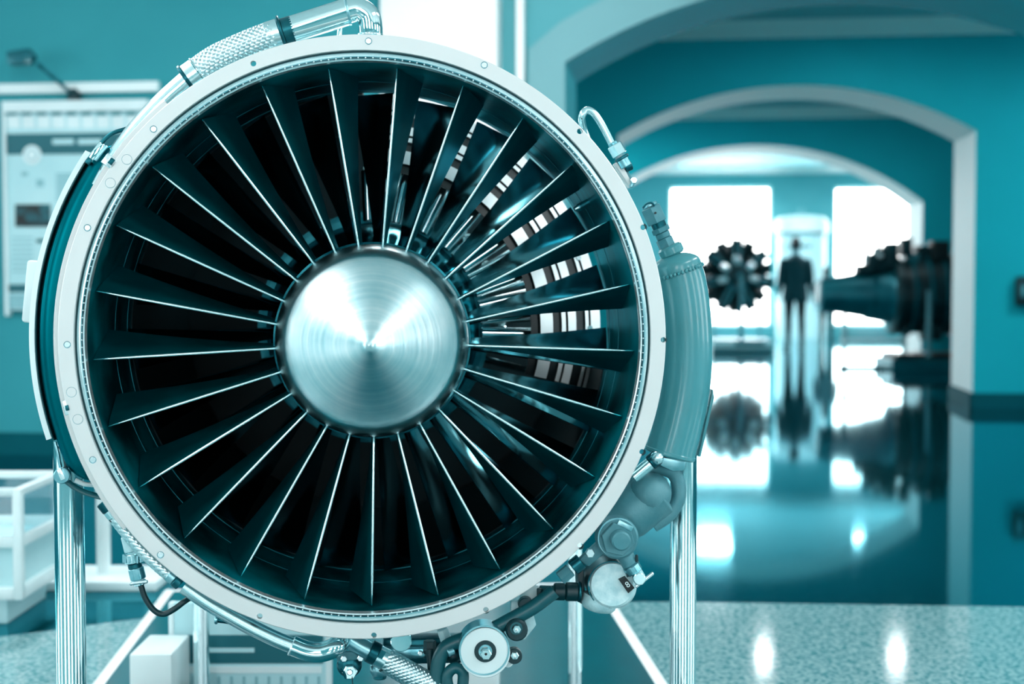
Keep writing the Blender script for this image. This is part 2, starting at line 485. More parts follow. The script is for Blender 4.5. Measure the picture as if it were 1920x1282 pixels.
# wall behind the visitor; its glowing windows are added to light the engine front
mb = MB(); bw = [(-4.6, -2.9), (-0.9, 0.8), (2.7, 4.4)]; us = [-9]
for a, b in bw: us += [a, b]
us.append(9)
for i in range(len(us) - 1):
    a, b = us[i], us[i + 1]
    if i % 2 == 0: mb.box(((a + b) / 2, -5.0, 1.85), (b - a, 0.4, 3.7))
    else:
        mb.box(((a + b) / 2, -5.0, 0.35), (b - a, 0.4, 0.7)); mb.box(((a + b) / 2, -5.0, 3.5), (b - a, 0.4, 0.4))
struct(HM(mb).build('wall_back', 'wall_mid', smooth=0))
for k, (a, b) in enumerate(bw):
    fr = MB()
    for (p, q, c, d) in ((a, a + .06, .7, 3.3), (b - .06, b, .7, 3.3), (a + .06, b - .06, .7, .76), (a + .06, b - .06, 3.24, 3.3), ((a + b) / 2 - .03, (a + b) / 2 + .03, .76, 3.24)):
        fr.box(((p + q) / 2, -5.0, (c + d) / 2), (q - p, 0.1, d - c))
    wo = struct(HM(fr).build('window_%d' % (k + 4), 'trim_white', smooth=0))
    for (p, q) in ((a + .06, (a + b) / 2 - .03), ((a + b) / 2 + .03, b - .06)):
        HM(MB().box(((p + q) / 2, -5.04, 2.0), (q - p, 0.02, 2.48))).build('window_pane', 'added_back_glow', wo, smooth=0)
# side walls of the near hall; glowing windows added for the metal to reflect
for sd, (su, nm_) in enumerate(((-7.4, 'wall_side_left'), (7.4, 'wall_side_right'))):
    sp = [(-3.4, -1.7), (0.7, 2.4), (4.6, 6.2)]; vv = [-4.8]
    for a, b in sp: vv += [a, b]
    vv.append(V1)
    mb = MB()
    for i in range(len(vv) - 1):
        a, b = vv[i], vv[i + 1]
        if i % 2 == 0: mb.box((su, (a + b) / 2, 1.85), (0.3, b - a, 3.7))
        else:
            mb.box((su, (a + b) / 2, 0.4), (0.3, b - a, 0.8)); mb.box((su, (a + b) / 2, 3.45), (0.3, b - a, 0.5))
    struct(HM(mb).build(nm_, 'wall_mid', smooth=0))
    for k, (a, b) in enumerate(sp):
        fr = MB()
        for (p, q, c, d) in ((a, a + .06, .8, 3.2), (b - .06, b, .8, 3.2), (a + .06, b - .06, .8, .86), (a + .06, b - .06, 3.14, 3.2)):
            fr.box((su, (p + q) / 2, (c + d) / 2), (0.1, q - p, d - c))
        wo = struct(HM(fr).build('window_%d' % (7 + sd * 3 + k), 'trim_white', smooth=0))
        HM(MB().box((su, (a + b) / 2, 2.0), (0.02, b - a - .12, 2.28))).build('window_pane', 'added_side_glow', wo, smooth=0)
# ceiling lights; the panels are unseen and added to brighten hall and rooms
def added_panel(u, v, z, su, sv, glow, label, group):
    t = empty('added_light_panel', H(u, v, z), HROT)
    f = MB()
    for (a, b, c, d) in ((-su / 2, 0, .03, sv), (su / 2, 0, .03, sv), (0, -sv / 2, su + .03, .03), (0, sv / 2, su + .03, .03)):
        f.box((a, b, -0.03), (c, d, 0.06))
    f.build('frame', 'trim_white', t, smooth=0)
    MB().box((0, 0, -0.03), (su - .03, sv - .03, 0.02)).build('diffuser', glow, t, smooth=0)
    return tag(t, label, 'ceiling light', group)
for (u, v) in ((-3.0, 1.2), (2.6, 1.2), (-3.0, 4.6), (2.6, 4.6), (-0.9, 6.2)):
    added_panel(u, v, 3.7, 0.7, 2.4, 'added_panel_glow', 'long unseen light panel added above the silver jet engine', 'added light panels over the near hall')
for (u, v) in ((3.2, 24.2), (0.5, 24.2)):
    added_panel(u, v, CEIL, 0.6, 1.6, 'added_room_glow', 'unseen light panel added in the room with the far windows', 'added light panels in the far room')
added_panel(-1.6, 16.4, CEIL, 0.6, 1.2, 'added_room_glow', 'unseen light panel added between the second and the third arch', None)
added_panel(1.4, 10.9, CEIL, 0.3, 0.45, 'added_room_glow', 'unseen light panel added beside the pale jamb of the first arch', None)
added_panel(4.6, 11.0, CEIL, 0.5, 0.7, 'added_room_glow', 'unseen light panel added between the first and the second arch', None)
for px in (1432, 1680):
    fp = on_floor(px, 1235); k = (3.36 + 1.1) / 1.1
    p = Vector((fp.x * k, fp.y * k, CEIL))
    t = empty('ceiling_downlight', p)
    MB().prof((0, 0, 0), (0, 0, -0.02), [(0, 0.10), (1, 0.12)], 28).build('trim_ring', 'trim_white', t)
    MB().cyl((0, 0, -0.021), (0, 0, -0.025), 0.085, 28).build('bulb', 'spot_glow', t)
    tag(t, 'round ceiling downlight in the room behind the second arch', 'ceiling light', 'downlights behind the second arch')

# ================================================================== JET ENGINE
eng = empty('jet_engine', EO, EROT)
tag(eng, 'large silver jet engine with open fan inlet and shiny cone hub on chrome stand', 'jet engine')

# --- inlet flange with its bolt holes
HOLES = [(475, 119), (487, 1155), (701, 1191), (911, 1143), (1088, 1023), (1204, 847), (1244, 637), (1206, 426), (1087, 246)]
SCREWS = [(691, 77), (908, 122), (288, 242), (164, 427), (126, 646), (174, 862), (301, 1040)]
DISCS = [(238, 299), (207, 343), (134, 735), (146, 786)]
fl = MB().lathe([(0.5195, 0.0), (0.5455, 0.0), (0.547, 0.0015), (0.547, 0.012), (0.5195, 0.012)], n=160, closed=True)
fo = fl.build('inlet_flange', 'flange', eng, smooth=30)
cut = MB()
for (x, y) in HOLES:
    p = E(x, y, 0); cut.cyl(p + Vector((0, -0.02, 0)), p + Vector((0, 0.03, 0)), 0.0052, 16)
co = bpy.data.objects.new('cutter', cut.mesh()); C.objects.link(co); co.parent = eng
md = fo.modifiers.new('holes', 'BOOLEAN'); md.object = co; md.operation = 'DIFFERENCE'; md.solver = 'EXACT'
bpy.context.view_layer.update()
dg = bpy.context.evaluated_depsgraph_get()
nm = bpy.data.meshes.new_from_object(fo.evaluated_get(dg))
fo.modifiers.clear(); fo.data = nm
nm.shade_smooth(); nm.set_sharp_from_angle(angle=R(30))
bpy.data.objects.remove(co)
for (x, y) in HOLES:                       # threaded sockets behind the holes
    p = E(x, y, 0.011)
    MB().lathe([(0.0052, 0.0), (0.0072, 0.0), (0.0072, 0.012), (0.0052, 0.012)], n=16, closed=True).build('bolt_socket', 'hole', eng).location = p
for (x, y) in SCREWS:
    p = E(x, y, 0)
    s_ = MB().prof((0, 0.004, 0), (0, -0.0012, 0), [(0, .0054), (.8, .0054), (1, .0045)], 20).build('flange_screw', 'lip', eng); s_.location = p
    MB().lathe([(0.0054, -0.0002), (0.0064, -0.0004), (0.0064, 0.002), (0.0054, 0.002)], n=20, closed=True).build('washer', 'groove', s_)
for (x, y) in DISCS:
    p = E(x, y, 0)
    s_ = MB().prof((0, 0.004, 0), (0, -0.0008, 0), [(0, .0086), (.9, .0086), (1, .008)], 24).build('flange_plug', 'flange', eng); s_.location = p
    MB().lathe([(0.0086, -0.0002), (0.0092, -0.0003), (0.0092, 0.002), (0.0086, 0.002)], n=24, closed=True).build('plug_rim', 'groove', s_)
# stepped groove and rolled lip
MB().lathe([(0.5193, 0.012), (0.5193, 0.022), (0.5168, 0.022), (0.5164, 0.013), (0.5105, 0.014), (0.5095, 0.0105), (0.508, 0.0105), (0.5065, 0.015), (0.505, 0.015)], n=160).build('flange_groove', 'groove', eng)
MB().lathe([(0.5162, 0.0125), (0.5194, 0.0125), (0.5194, 0.016), (0.5162, 0.016)], n=160, closed=True).build('groove_shadow', 'hole', eng)  # dark band painting the shadow line at the groove's outer edge
MB().lathe([(0.5052, 0.016), (0.5047, 0.006), (0.503, 0.003), (0.501, 0.004), (0.5000, 0.008), (0.4998, 0.020)], n=160).build('inlet_lip', 'lip', eng)
nb = MB()                                  # row of rivets inside the groove
for i in range(240):
    a = 360 * i / 240
    p = pol(a, 0.5073, 0.0112)
    nb.prof(p, p + Vector((0, -0.0016, 0)), [(0, .0019), (.7, .0015), (1, .0006)], 6)
tag(nb.build('groove_rivets', 'lip', eng, smooth=60), kind='stuff')
# --- duct
MB().lathe([(0.4998, 0.020), (0.4996, 0.2665), (0.4990, 0.267)], n=160).build('inlet_duct', 'duct', eng)
MB().lathe([(0.4997, 0.2640), (0.4987, 0.2645), (0.4987, 0.2660), (0.4997, 0.2660)], n=160, closed=True).build('joint_ring', 'steel_dark', eng)
MB().lathe([(0.4990, 0.2665), (0.4988, 0.384), (0.4986, 0.386)], n=160).build('fan_case', 'duct', eng)
MB().lathe([(0.4988, 0.3840), (0.4980, 0.3842), (0.4980, 0.3852), (0.4988, 0.3852)], n=160, closed=True).build('joint_ring', 'steel_dark', eng)
OPEN0, OPEN1 = -2, 98                      # cut-away window of the rear case, degrees clockwise from the top
MB().lathe([(0.4986, 0.386), (0.4984, 0.425), (0.507, 0.425), (0.507, 0.386)], n=160, closed=True).build('fan_case', 'duct', eng)
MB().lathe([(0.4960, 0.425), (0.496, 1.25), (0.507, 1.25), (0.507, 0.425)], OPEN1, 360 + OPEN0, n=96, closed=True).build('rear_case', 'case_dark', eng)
MB().lathe([(0.5075, 0.012), (0.5225, 0.014), (0.5225, 0.03), (0.512, 0.04), (0.507, 0.386)], n=128).build('outer_skin', 'satin', eng)
MB().lathe([(0.507, 0.43), (0.512, 0.45), (0.512, 1.2), (0.50, 1.25)], OPEN1, 360 + OPEN0, n=96).build('outer_skin', 'satin', eng)
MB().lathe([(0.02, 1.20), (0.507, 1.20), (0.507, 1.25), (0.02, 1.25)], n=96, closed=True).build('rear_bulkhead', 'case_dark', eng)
# --- hub offset a little from the flange centre
HUB = Vector((0.0085, 0, -0.0062))
hubm = MB().lathe([(0.168, 0.10), (0.180, 0.105), (0.180, 0.33), (0.165, 0.34)], n=96).build('hub_drum', 'steel_dark', eng); hubm.location = HUB
prof = [(0.0005, -0.1105), (0.006, -0.109), (0.013, -0.104), (0.030, -0.0900), (0.055, -0.0690), (0.085, -0.0438), (0.115, -0.0186), (0.140, 0.0024), (0.155, 0.0155), (0.1625, 0.0235), (0.168, 0.0325), (0.173, 0.0450), (0.177, 0.060), (0.1800, 0.080), (0.1812, 0.104), (0.1812, 0.13)]
sp_ = MB().lathe(prof, n=128).build('nose_cone', 'spun_metal', eng, smooth=50); sp_.location = HUB
MB().lathe([(0.1812, 0.098), (0.1850, 0.100), (0.1850, 0.125), (0.1812, 0.126)], n=96, closed=True).build('hub_ring', 'steel_dark', sp_)

# --- inlet guide vanes
def vane_section(r, le, te, sh_le, sh_te, th, n=9):
    """closed loop of points of one aerofoil section at radius r; shifts are clockwise metres"""
    up, dn = [], []
    for i in range(n):
        s = i / (n - 1)
        y = le + (te - le) * s
        x = sh_le + (sh_te - sh_le) * (s ** 1.25)
        h = th * (1.48 * math.sqrt(max(s, 0)) - 0.63 * s - 1.75 * s * s + 1.42 * s ** 3 - 0.50 * s ** 4) * 1.05 + 0.0004
        up.append(Vector((x + h, y, r))); dn.append(Vector((x - h, y, r)))
    return up + dn[::-1]
def loft(secs):
    mb = MB(); n = len(secs[0]); v = []; f = []
    for s in secs: v += s
    for k in range(len(secs) - 1):
        for i in range(n):
            j = (i + 1) % n; f.append((k * n + i, k * n + j, (k + 1) * n + j, (k + 1) * n + i))
    f.append(tuple(range(n))); f.append(tuple(range((len(secs) - 1) * n, len(secs) * n)))
    return mb.add(v, f)
secs = []; edge_path = []
NS = 12
for k in range(NS + 1):
    s = k / NS; r = 0.170 + (0.4985 - 0.170) * s
    rr = math.hypot(r, 0)
    le = 0.082 - 0.027 * s; te = 0.185 + 0.020 * s
    shte = 0.004 + 0.045 * s ** 1.3
    th = 0.0050 + 0.0014 * (1 - s)
    if s > 0.93: th *= 1.0 + 2.0 * (s - 0.93) / 0.07 * 0.5
    zr = math.sqrt(max(r * r - shte * shte * 0.4, 0.001))
    secs.append(vane_section(zr, le, te, 0.0, shte, th))
    edge_path.append(Vector((0.0, le - 0.0004, r - (0.004 if k == NS else 0))))
vane_me = loft(secs).mesh('guide_vane'); vane_me.shade_smooth(); vane_me.set_sharp_from_angle(angle=R(40)); vane_me.materials.append(MATS['vane'])
er = [0.0020 + 0.0007 * math.sin(PI * k / NS) for k in range(NS + 1)]; er[-1] = 0.0011; er[-2] = 0.0018
edge_me = MB().tube(edge_path, er, 8).mesh('leading_edge'); edge_me.shade_smooth(); edge_me.materials.append(MATS['vane_edge'])
for k in range(25):
    th = 6.5 + 14.4 * k
    a = bpy.data.objects.new('guide_vane', vane_me); C.objects.link(a); a.parent = eng
    # the root follows the hub, the tip the duct
    tip = pol(th, 0.4985); root = pol(th, 0.170) + HUB
    d = tip - root; ang = math.atan2(d.x, d.z)
    mid = (tip + root) / 2
    m_ = Matrix.Translation(mid) @ Matrix.Rotation(ang, 4, 'Y') @ Matrix.Diagonal((1, 1, d.length / (0.4985 - 0.170), 1)) @ Matrix.Translation((0, 0, -(0.4985 + 0.170) / 2))
    a.matrix_local = m_
    b = bpy.data.objects.new('leading_edge', edge_me); C.objects.link(b); b.parent = a

# --- fan blades
secs = []
for k in range(15):
    s = k / 14; r = 0.172 + (0.4925 - 0.172) * s
    t0 = 0.352 - 0.004 * s; t1 = 0.47 - 0.045 * s
    sh = -(0.012 + 0.074 * s ** 1.15); th = 0.0062 - 0.0038 * s
    up, dn = [], []
    for i in range(9):
        q = i / 8
        bow = math.sin(PI * q) * (0.016 - 0.006 * s)
        x = sh * q + bow * 0.8; y = t0 + (t1 - t0) * q + bow * 0.55
        h = th * math.sin(PI * min(1, max(0.03, q * 0.97 + 0.015))) ** 0.7 * 0.8 + 0.0005
        zz = math.sqrt(max(r * r - x * x * 0.8, 1e-4))
        up.append(Vector((x + h * 0.7, y + h * 0.5, zz))); dn.append(Vector((x - h * 0.7, y - h * 0.5, zz)))
    secs.append(up + dn[::-1])
blade_me = loft(secs).mesh('fan_blade'); blade_me.shade_smooth(); blade_me.set_sharp_from_angle(angle=R(45)); blade_me.materials.append(MATS['blade'])
NB = 23
for k in range(NB):
    th = -10.5 + 360 / NB * k
    a = bpy.data.objects.new('fan_blade', blade_me); C.objects.link(a); a.parent = eng
    a.matrix_local = Matrix.Translation(HUB * 0.3) @ Matrix.Rotation(R(th), 4, 'Y')

# --- inside the cut-away: hoops, stator vanes and the core drum
for (ra, rb, m_) in ((0.488, 0.512, 'hoop_pale'), (0.482, 0.488, 'black'), (0.474, 0.482, 'hoop_pale'), (0.450, 0.474, 'black'), (0.430, 0.450, 'hoop_pale'),
                     (0.424, 0.430, 'black'), (0.414, 0.424, 'hoop_pale'), (0.392, 0.414, 'black'), (0.362, 0.392, 'hoop_pale'), (0.340, 0.362, 'black')):
    f_ = lambda r: 0.475 + (r - 0.36) + (0.006 if m_ == 'black' else 0)   # each hoop is a bevelled band, larger ones further back
    MB().lathe([(ra, f_(ra)), (rb, f_(rb)), (rb, f_(rb) + .012), (ra, f_(ra) + .012)], OPEN0, OPEN1 + 8, n=64, closed=True).build('case_hoop', m_, eng)
for k in range(15):
    th = -2 + 7.2 * k
    MB().cyl(pol(th, .235, .515), pol(th, .345, .525), .0125, 16, .002).build('strut_tube', 'chrome', eng)
for k in range(5):
    p = pol(14 + 19 * k, 0.4850, 0.605)
    MB().hexa(p, p + Vector((0, -0.012, 0)), 0.006).build('hoop_bolt', 'lip', eng)
sv = loft([[Vector((x, y, z)) for (x, y) in ((0, .70), (.006, .72), (.012, .75), (.02, .79), (.016, .76), (.004, .73))] for z in (0.235, 0.368)]).mesh('stator_vane')
sv.shade_smooth(); sv.materials.append(MATS['satin'])
for k in range(18):
    a = bpy.data.objects.new('stator_vane', sv); C.objects.link(a); a.parent = eng
    a.matrix_local = Matrix.Rotation(R(-4 + 6.4 * k), 4, 'Y')
MB().lathe([(0.16, 0.34), (0.215, 0.50), (0.232, 0.55), (0.232, 0.60), (0.24, 0.60), (0.24, 0.64), (0.228, 0.645), (0.228, 1.2)], n=96).build('core_drum', 'blade', eng)
for (r_, t_) in ((0.246, 0.56), (0.262, 0.66), (0.25, 0.86), (0.28, 0.95)):
    MB().lathe([(0.225, t_), (r_, t_), (r_, t_ + 0.018), (0.225, t_ + 0.018)], n=72, closed=True).build('core_ring', 'steel_dark', eng)
for k in range(7):
    th = 2 + 15 * k
    p = pol(th, 0.30, 0.80); q = pol(th, 0.30, 1.19)
    MB().cyl(p, q, 0.013, 14, 0.003).build('fuel_tube', 'chrome', eng)
# --- pitot probe on the duct wall
pr = MB().tube(spline([E(1124, 367, .19), E(1112, 374, .185), E(1095, 384, .18), E(1077, 393, .175)], 5), [.0085] * 4 + [.0075] * 10 + [.0055, .0045], 14)
pr.build('inlet_probe', 'satin', eng)
p = E(1126, 366, .19); MB().box(p, (.018, .03, .03), Matrix.Rotation(R(56), 3, 'Y')).build('probe_base', 'steel_dark', eng, bevel=.003)

# ------------------------------------------------------------------ plumbing
def path(P, n=8): return spline([E(*p) for p in P], n)
def tubeE(name, P, rpx, m, parent=eng, n=18, k=8, flat=1.0):
    t = sum(p[2] for p in P) / len(P)
    return MB().tube(path(P, k), rpx * PX(t), n, flat).build(name, m, parent, smooth=50)
def band(name, c, d, wpx, rpx, m, parent=eng, bev=0.0015, n=28):
    """short cylinder centred on pixel c = (x, y, t), running along pixel direction d = (dx, dy, dt)"""
    p = E(*c); k = PX(c[2]); dv = Vector((d[0] * k, d[2] * k, -d[1] * k)).normalized() * (wpx * k / 2)
    return MB().cyl(p - dv, p + dv, rpx * k, n, bev).build(name, m, parent)
def nutE(name, c, d, wpx, rpx, m, parent=eng, ph=0.0):
    p = E(*c); k = PX(c[2]); dv = Vector((d[0] * k, d[2] * k, -d[1] * k)).normalized() * (wpx * k / 2)
    return MB().hexa(p - dv, p + dv, rpx * k, 0.0012, ph).build(name, m, parent, smooth=20)
def ballE(name, c, rpx, m, parent=eng, sq=(1, 1, 1)):
    bm = bmesh.new(); bmesh.ops.create_uvsphere(bm, u_segments=24, v_segments=14, radius=rpx * PX(c[2]))
    for v in bm.verts: v.co = Vector((v.co.x * sq[0], v.co.y * sq[1], v.co.z * sq[2]))
    me = bpy.data.meshes.new(name); bm.to_mesh(me); bm.free()
    o = link(name, me, m, parent, 60); o.location = E(*c); return o
def braidE(P, rpx, parent=eng, ns=14, pitch=3.4):
    """woven steel sleeve: two sets of crossing strands over a dark core"""
    t = sum(p[2] for p in P) / len(P); r = rpx * PX(t)
    pts = path(P, 14)
    core = MB().tube(pts, r * 0.93, 18).build('braided_hose', 'braid_core', parent)
    L = [0.0]
    for i in range(1, len(pts)): L.append(L[-1] + (pts[i] - pts[i - 1]).length)
    fr = frames(pts); tot = L[-1]; p_ = pitch * 2 * r
    m = int(tot / (p_ / (2 * ns)) * 4)
    def sample(s):
        i = 0
        while i < len(L) - 2 and L[i + 1] < s: i += 1
        f = (s - L[i]) / max(1e-9, L[i + 1] - L[i])
        a, b = fr[i], fr[i + 1]
        return a[0].lerp(b[0], f), a[2].lerp(b[2], f).normalized(), a[3].lerp(b[3], f).normalized(), a[1]
    S = [tot * i / m for i in range(m + 1)]; SM = [sample(s) for s in S]
    mb = MB(); wd = 2 * PI * r / ns * 0.37; amp = r * 0.06
    for sg in (1, -1):
        for k in range(ns):
            v = []; f = []
            for i, s in enumerate(S):
                an = 2 * PI * k / ns + sg * 2 * PI * s / p_
                o_ = r + sg * amp * math.cos(PI * s / (p_ / (2 * ns)))
                c, a, b, tn = SM[i]
                rd = a * math.cos(an) + b * math.sin(an); tg_ = -a * math.sin(an) + b * math.cos(an)
                dr = (tn * 1.0 + tg_ * (sg * 2 * PI * r / p_)).normalized(); sd = dr.cross(rd).normalized()
                q = c + rd * o_
                v += [q - sd * wd, q - sd * wd * 0.5 + rd * amp * 1.1, q + sd * wd * 0.5 + rd * amp * 1.1, q + sd * wd]
                if i:
                    e = (i - 1) * 4
                    f += [(e, e + 1, e + 5, e + 4), (e + 1, e + 2, e + 6, e + 5), (e + 2, e + 3, e + 7, e + 6)]
            mb.add(v, f)
    tag(mb.build('braid_strands', 'braid', core, smooth=60), kind='stuff')
    return core

# top: pale tube, clamp, braided sleeve, clamp, welded elbow
T = .055
tubeE('bleed_tube', [(188, 352, T), (222, 290, T), (262, 238, T), (305, 192, T), (352, 150, T)], 19, 'satin')
band('hose_clamp', (361, 142, T), (64, -46, 0), 26, 27, 'satin'); band('clamp_rim', (351, 149, T), (64, -46, 0), 7, 30, 'steel_dark')
band('clamp_rim', (372, 133, T), (64, -46, 0), 4, 28.5, 'chrome')
braidE([(370, 136, T), (405, 112, T), (440, 95, T), (480, 78, T), (512, 66, T)], 24, ns=12, pitch=2.6)
band('hose_clamp', (513, 65, T), (44, -15, 0), 26, 26.5, 'satin'); band('clamp_rim', (528, 60, T), (44, -14, 0), 5, 31, 'steel_dark')
band('hose_cuff', (541, 57, T), (44, -14, 0), 22, 25, 'steel_dark')
tubeE('elbow_duct', [(548, 55, T), (580, 45, T), (620, 32, T), (652, 22, T)], 25, 'chrome', n=28)
tubeE('elbow_duct', [(652, 22, T), (672, 18, T), (690, 30, T), (695, 52, T), (695, 70, T + .004), (695, 84, T + .008)], 22, 'chrome', n=28, k=10)
band('weld_seam', (652, 22, T), (40, -9, 0), 5, 26, 'steel', bev=.001); band('elbow_collar', (694, 66, T), (0, 1, 0), 5, 24, 'satin')
tubeE('support_bracket', [(638, 40, T + .03), (637, 56, T + .03), (636, 80, T + .03)], 5, 'chrome')
# left: curved oil tank with its white strap and latches
def sweep(a0, a1, rc, hr, ht, tc, n=56, m=26, e=0.75, taper=0.10):
    v = []; f = []
    for i in range(n + 1):
        s = i / n; a = a0 + (a1 - a0) * s
        k = min(1.0, max(0.0, (min(s, 1 - s)) / taper)); k = math.sqrt(max(0.0004, 1 - (1 - k) ** 2))
        for j in range(m):
            b = 2 * PI * j / m; cx, cy = math.cos(b), math.sin(b)
            x = math.copysign(abs(cx) ** e, cx) * hr; y = math.copysign(abs(cy) ** e, cy) * ht
            v.append(pol(a, rc - hr * (1 - k) * 0.8 + x * k, tc + y * (0.4 + 0.6 * k)))
    for i in range(n):
        for j in range(m):
            q = (j + 1) % m; f.append((i * m + j, i * m + q, (i + 1) * m + q, (i + 1) * m + j))
    f.append(tuple(range(m))); f.append(tuple(range(n * m, n * m + m)))
    return MB().add(v, f)
tank = sweep(-119, -50, 0.5575, 0.0405, 0.068, 0.112, e=0.42).build('oil_tank', 'tank_teal', eng, smooth=60)
MB().lathe([(0.6000, 0.050), (0.6095, 0.050), (0.6105, 0.056), (0.6105, 0.18), (0.600, 0.18)], -107.5, -56, n=72, closed=True).build('tank_strap', 'white_paint', tank)
MB().lathe([(0.5985, 0.056), (0.600, 0.055), (0.600, 0.17), (0.5985, 0.17)], -108, -56, n=72, closed=True).build('strap_liner', 'rubber_teal', tank)
MB().lathe([(0.547, 0.022), (0.5585, 0.022), (0.5605, 0.025), (0.5605, 0.04), (0.547, 0.04)], -128, -40, n=64, closed=True).build('tank_lip', 'flange', tank)
tubeE('strap_rod', [(103, 828, .07), (108, 846, .07), (112, 868, .07), (116, 886, .07)], 3, 'steel', tank, n=10)
tubeE('strap_rod', [(112, 835, .10), (120, 852, .10), (124, 874, .10), (120, 892, .10)], 4, 'rubber', tank, n=10)
band('strap_bolt', (117, 891, .055), (0, 0, 1), 14, 15, 'steel', tank); p = E(115, 889, .046)
MB().box(p, (.009, .008, .021), Matrix.Rotation(R(-22), 3, 'Y')).build('bolt_bar', 'lip', tank, bevel=.0012)
tubeE('strap_tail', [(118, 896, .07), (140, 913, .07), (165, 925, .07), (200, 934, .07)], 6, 'rubber_teal', tank, n=10, flat=.5)
tubeE('strap_tail', [(141, 900, .09), (158, 907, .09), (180, 909, .09)], 4.5, 'white_paint', tank, n=10)
tubeE('strap_end', [(166, 300, .06), (190, 268, .06), (210, 250, .06), (238, 241, .06)], 4, 'steel_dark', tank, n=10)
p = E(181, 286, .05); rt = Matrix.Rotation(R(37), 3, 'Y')
MB().box(p, (.013, .02, .040), rt).build('latch_body', 'chrome', tank, bevel=.003)
MB().box(p + Vector((.010, -.008, -.002)), (.006, .012, .034), rt).build('latch_lever', 'steel', tank, bevel=.002)
MB().box(p + Vector((-.012, -.006, -.016)), (.01, .014, .012), rt).build('latch_hook', 'steel_dark', tank, bevel=.002)
p = E(206, 303, .004); rt = Matrix.Rotation(R(37), 3, 'Y')
cl = MB().box(p, (.024, .008, .021), rt).build('flange_clip', 'lip', eng, bevel=.002)
MB().box(p + Vector((.004, -.006, 0)), (.008, .006, .012), rt).build('clip_slot', 'steel_dark', cl, bevel=.001)
p = E(124, 764, .004); rt = Matrix.Rotation(R(-13), 3, 'Y')
cl = MB().box(p, (.008, .008, .027), rt).build('flange_clip', 'lip', eng, bevel=.0015)
MB().box(p + Vector((.003, -.005, 0)), (.006, .005, .010), rt).build('clip_slot', 'steel_dark', cl, bevel=.001)
# white box behind the tank
p = E(86, 548, .30)
jb = MB().box(p, (.060, .10, .122), Matrix.Rotation(R(6), 3, 'Y')).build('junction_box', 'white_paint', eng, bevel=.006)
p = E(78, 600, .28); MB().cyl(p + Vector((0, -.03, 0)), p + Vector((0, .03, 0)), .012, 16, .003).build('box_gland', 'white_paint', jb)

# lower left: braided drain line, connector and cable
T = .045
band('hose_fitting', (199, 948, T), (20, 26, 0), 20, 14, 'steel_dark'); band('hose_fitting', (210, 962, T), (20, 26, 0), 17, 13, 'satin')
braidE([(216, 970, T), (240, 1000, T), (268, 1032, T), (300, 1062, T), (318, 1077, T)], 11.5, ns=6, pitch=2.8)
band('hose_fitting', (322, 1080, T), (30, 26, 0), 16, 13.5, 'steel'); band('hose_fitting', (334, 1090, T), (30, 26, 0), 14, 14, 'steel_dark')
tubeE('drain_tube', [(345, 1098, T), (385, 1126, T), (425, 1150, T), (470, 1175, T), (515, 1197, T), (552, 1212, T)], 15, 'satin', n=24)
band('weld_seam', (548, 1211, T), (40, 17, 0), 5, 19, 'lip')
tubeE('drain_elbow', [(548, 1210, T), (575, 1220, T), (602, 1222, T), (628, 1213, T), (640, 1198, T + .02), (640, 1175, T + .04)], 19, 'chrome', n=26, k=10)
T = .075
cn = band('cable_connector', (243, 1019, T), (8, 36, 0), 30, 13, 'cast_pale'); band('connector_nut', (249, 1046, T), (8, 36, 0), 17, 16.5, 'satin', cn)
for i in range(14):
    a = 2 * PI * i / 14; c = E(249, 1046, T); q = Vector((.0172 * math.cos(a), .0172 * math.sin(a), 0))
    MB().box(c + q, (.003, .003, .014)).build('nut_rib', 'steel', cn)
band('connector_ring', (253, 1060, T), (8, 36, 0), 10, 13, 'steel_dark', cn); band('connector_shell', (257, 1075, T), (8, 36, 0), 22, 14.5, 'steel', cn)
band('cable_clamp', (262, 1092, T), (8, 30, 0), 9, 12, 'chrome', cn); band('clamp_screw', (260, 1092, T - .012), (36, -4, 0), 34, 3.5, 'lip', cn)
tubeE('cable', [(264, 1096, T), (272, 1120, T), (288, 1143, T), (306, 1151, T), (326, 1142, T), (345, 1128, T), (366, 1114, T + .02)], 5.5, 'rubber', cn, n=12)
band('drain_pin', (420, 1163, .10), (40, 6, 0), 34, 5.5, 'steel_dark'); band('pin_head', (406, 1161, .10), (40, 6, 0), 6, 9, 'steel')

# bottom: pipe, clamp and large braided hose running down
T = .075
tubeE('feed_tube', [(636, 1185, T), (665, 1205, T), (695, 1222, T)], 17, 'steel', n=24)
band('hose_cuff', (700, 1223, T), (40, 22, 0), 18, 22, 'steel_dark'); band('hose_clamp', (716, 1233, T), (40, 22, 0), 24, 21, 'satin')
p = E(716, 1226, T - .021); MB().box(p, (.010, .004, .016), Matrix.Rotation(R(30), 3, 'Y')).build('clamp_slot', 'steel_dark', eng)
braidE([(724, 1238, T), (750, 1253, T), (780, 1270, T), (812, 1287, T), (840, 1303, T)], 21, ns=12, pitch=2.6)
T = .10
vb = ballE('drain_valve', (655, 1246, T), 24, 'steel_dark', sq=(1, .7, 1))
MB().slab([E(628, 1222, .085), E(686, 1222, .085), E(684, 1236, .085), E(632, 1240, .085)], (0, .012, 0)).build('valve_flange', 'cast', eng, bevel=.002)
for (x, y) in ((645, 1234), (676, 1233)): nutE('valve_bolt', (x, y, .078), (0, 0, 1), 10, 6.5, 'lip', eng)
nutE('valve_nut', (656, 1259, .070), (0, 0, 1), 14, 14, 'satin', eng); band('valve_stem', (656, 1259, .062), (0, 0, 1), 10, 6, 'chrome', eng)
tubeE('safety_wire', [(640, 1252, .06), (646, 1264, .06), (648, 1272, .06), (644, 1258, .06)], 2, 'steel_dark', n=8)
tubeE('safety_wire', [(660, 1270, .06), (661, 1280, .06), (662, 1290, .06)], 1.2, 'rubber', n=6)
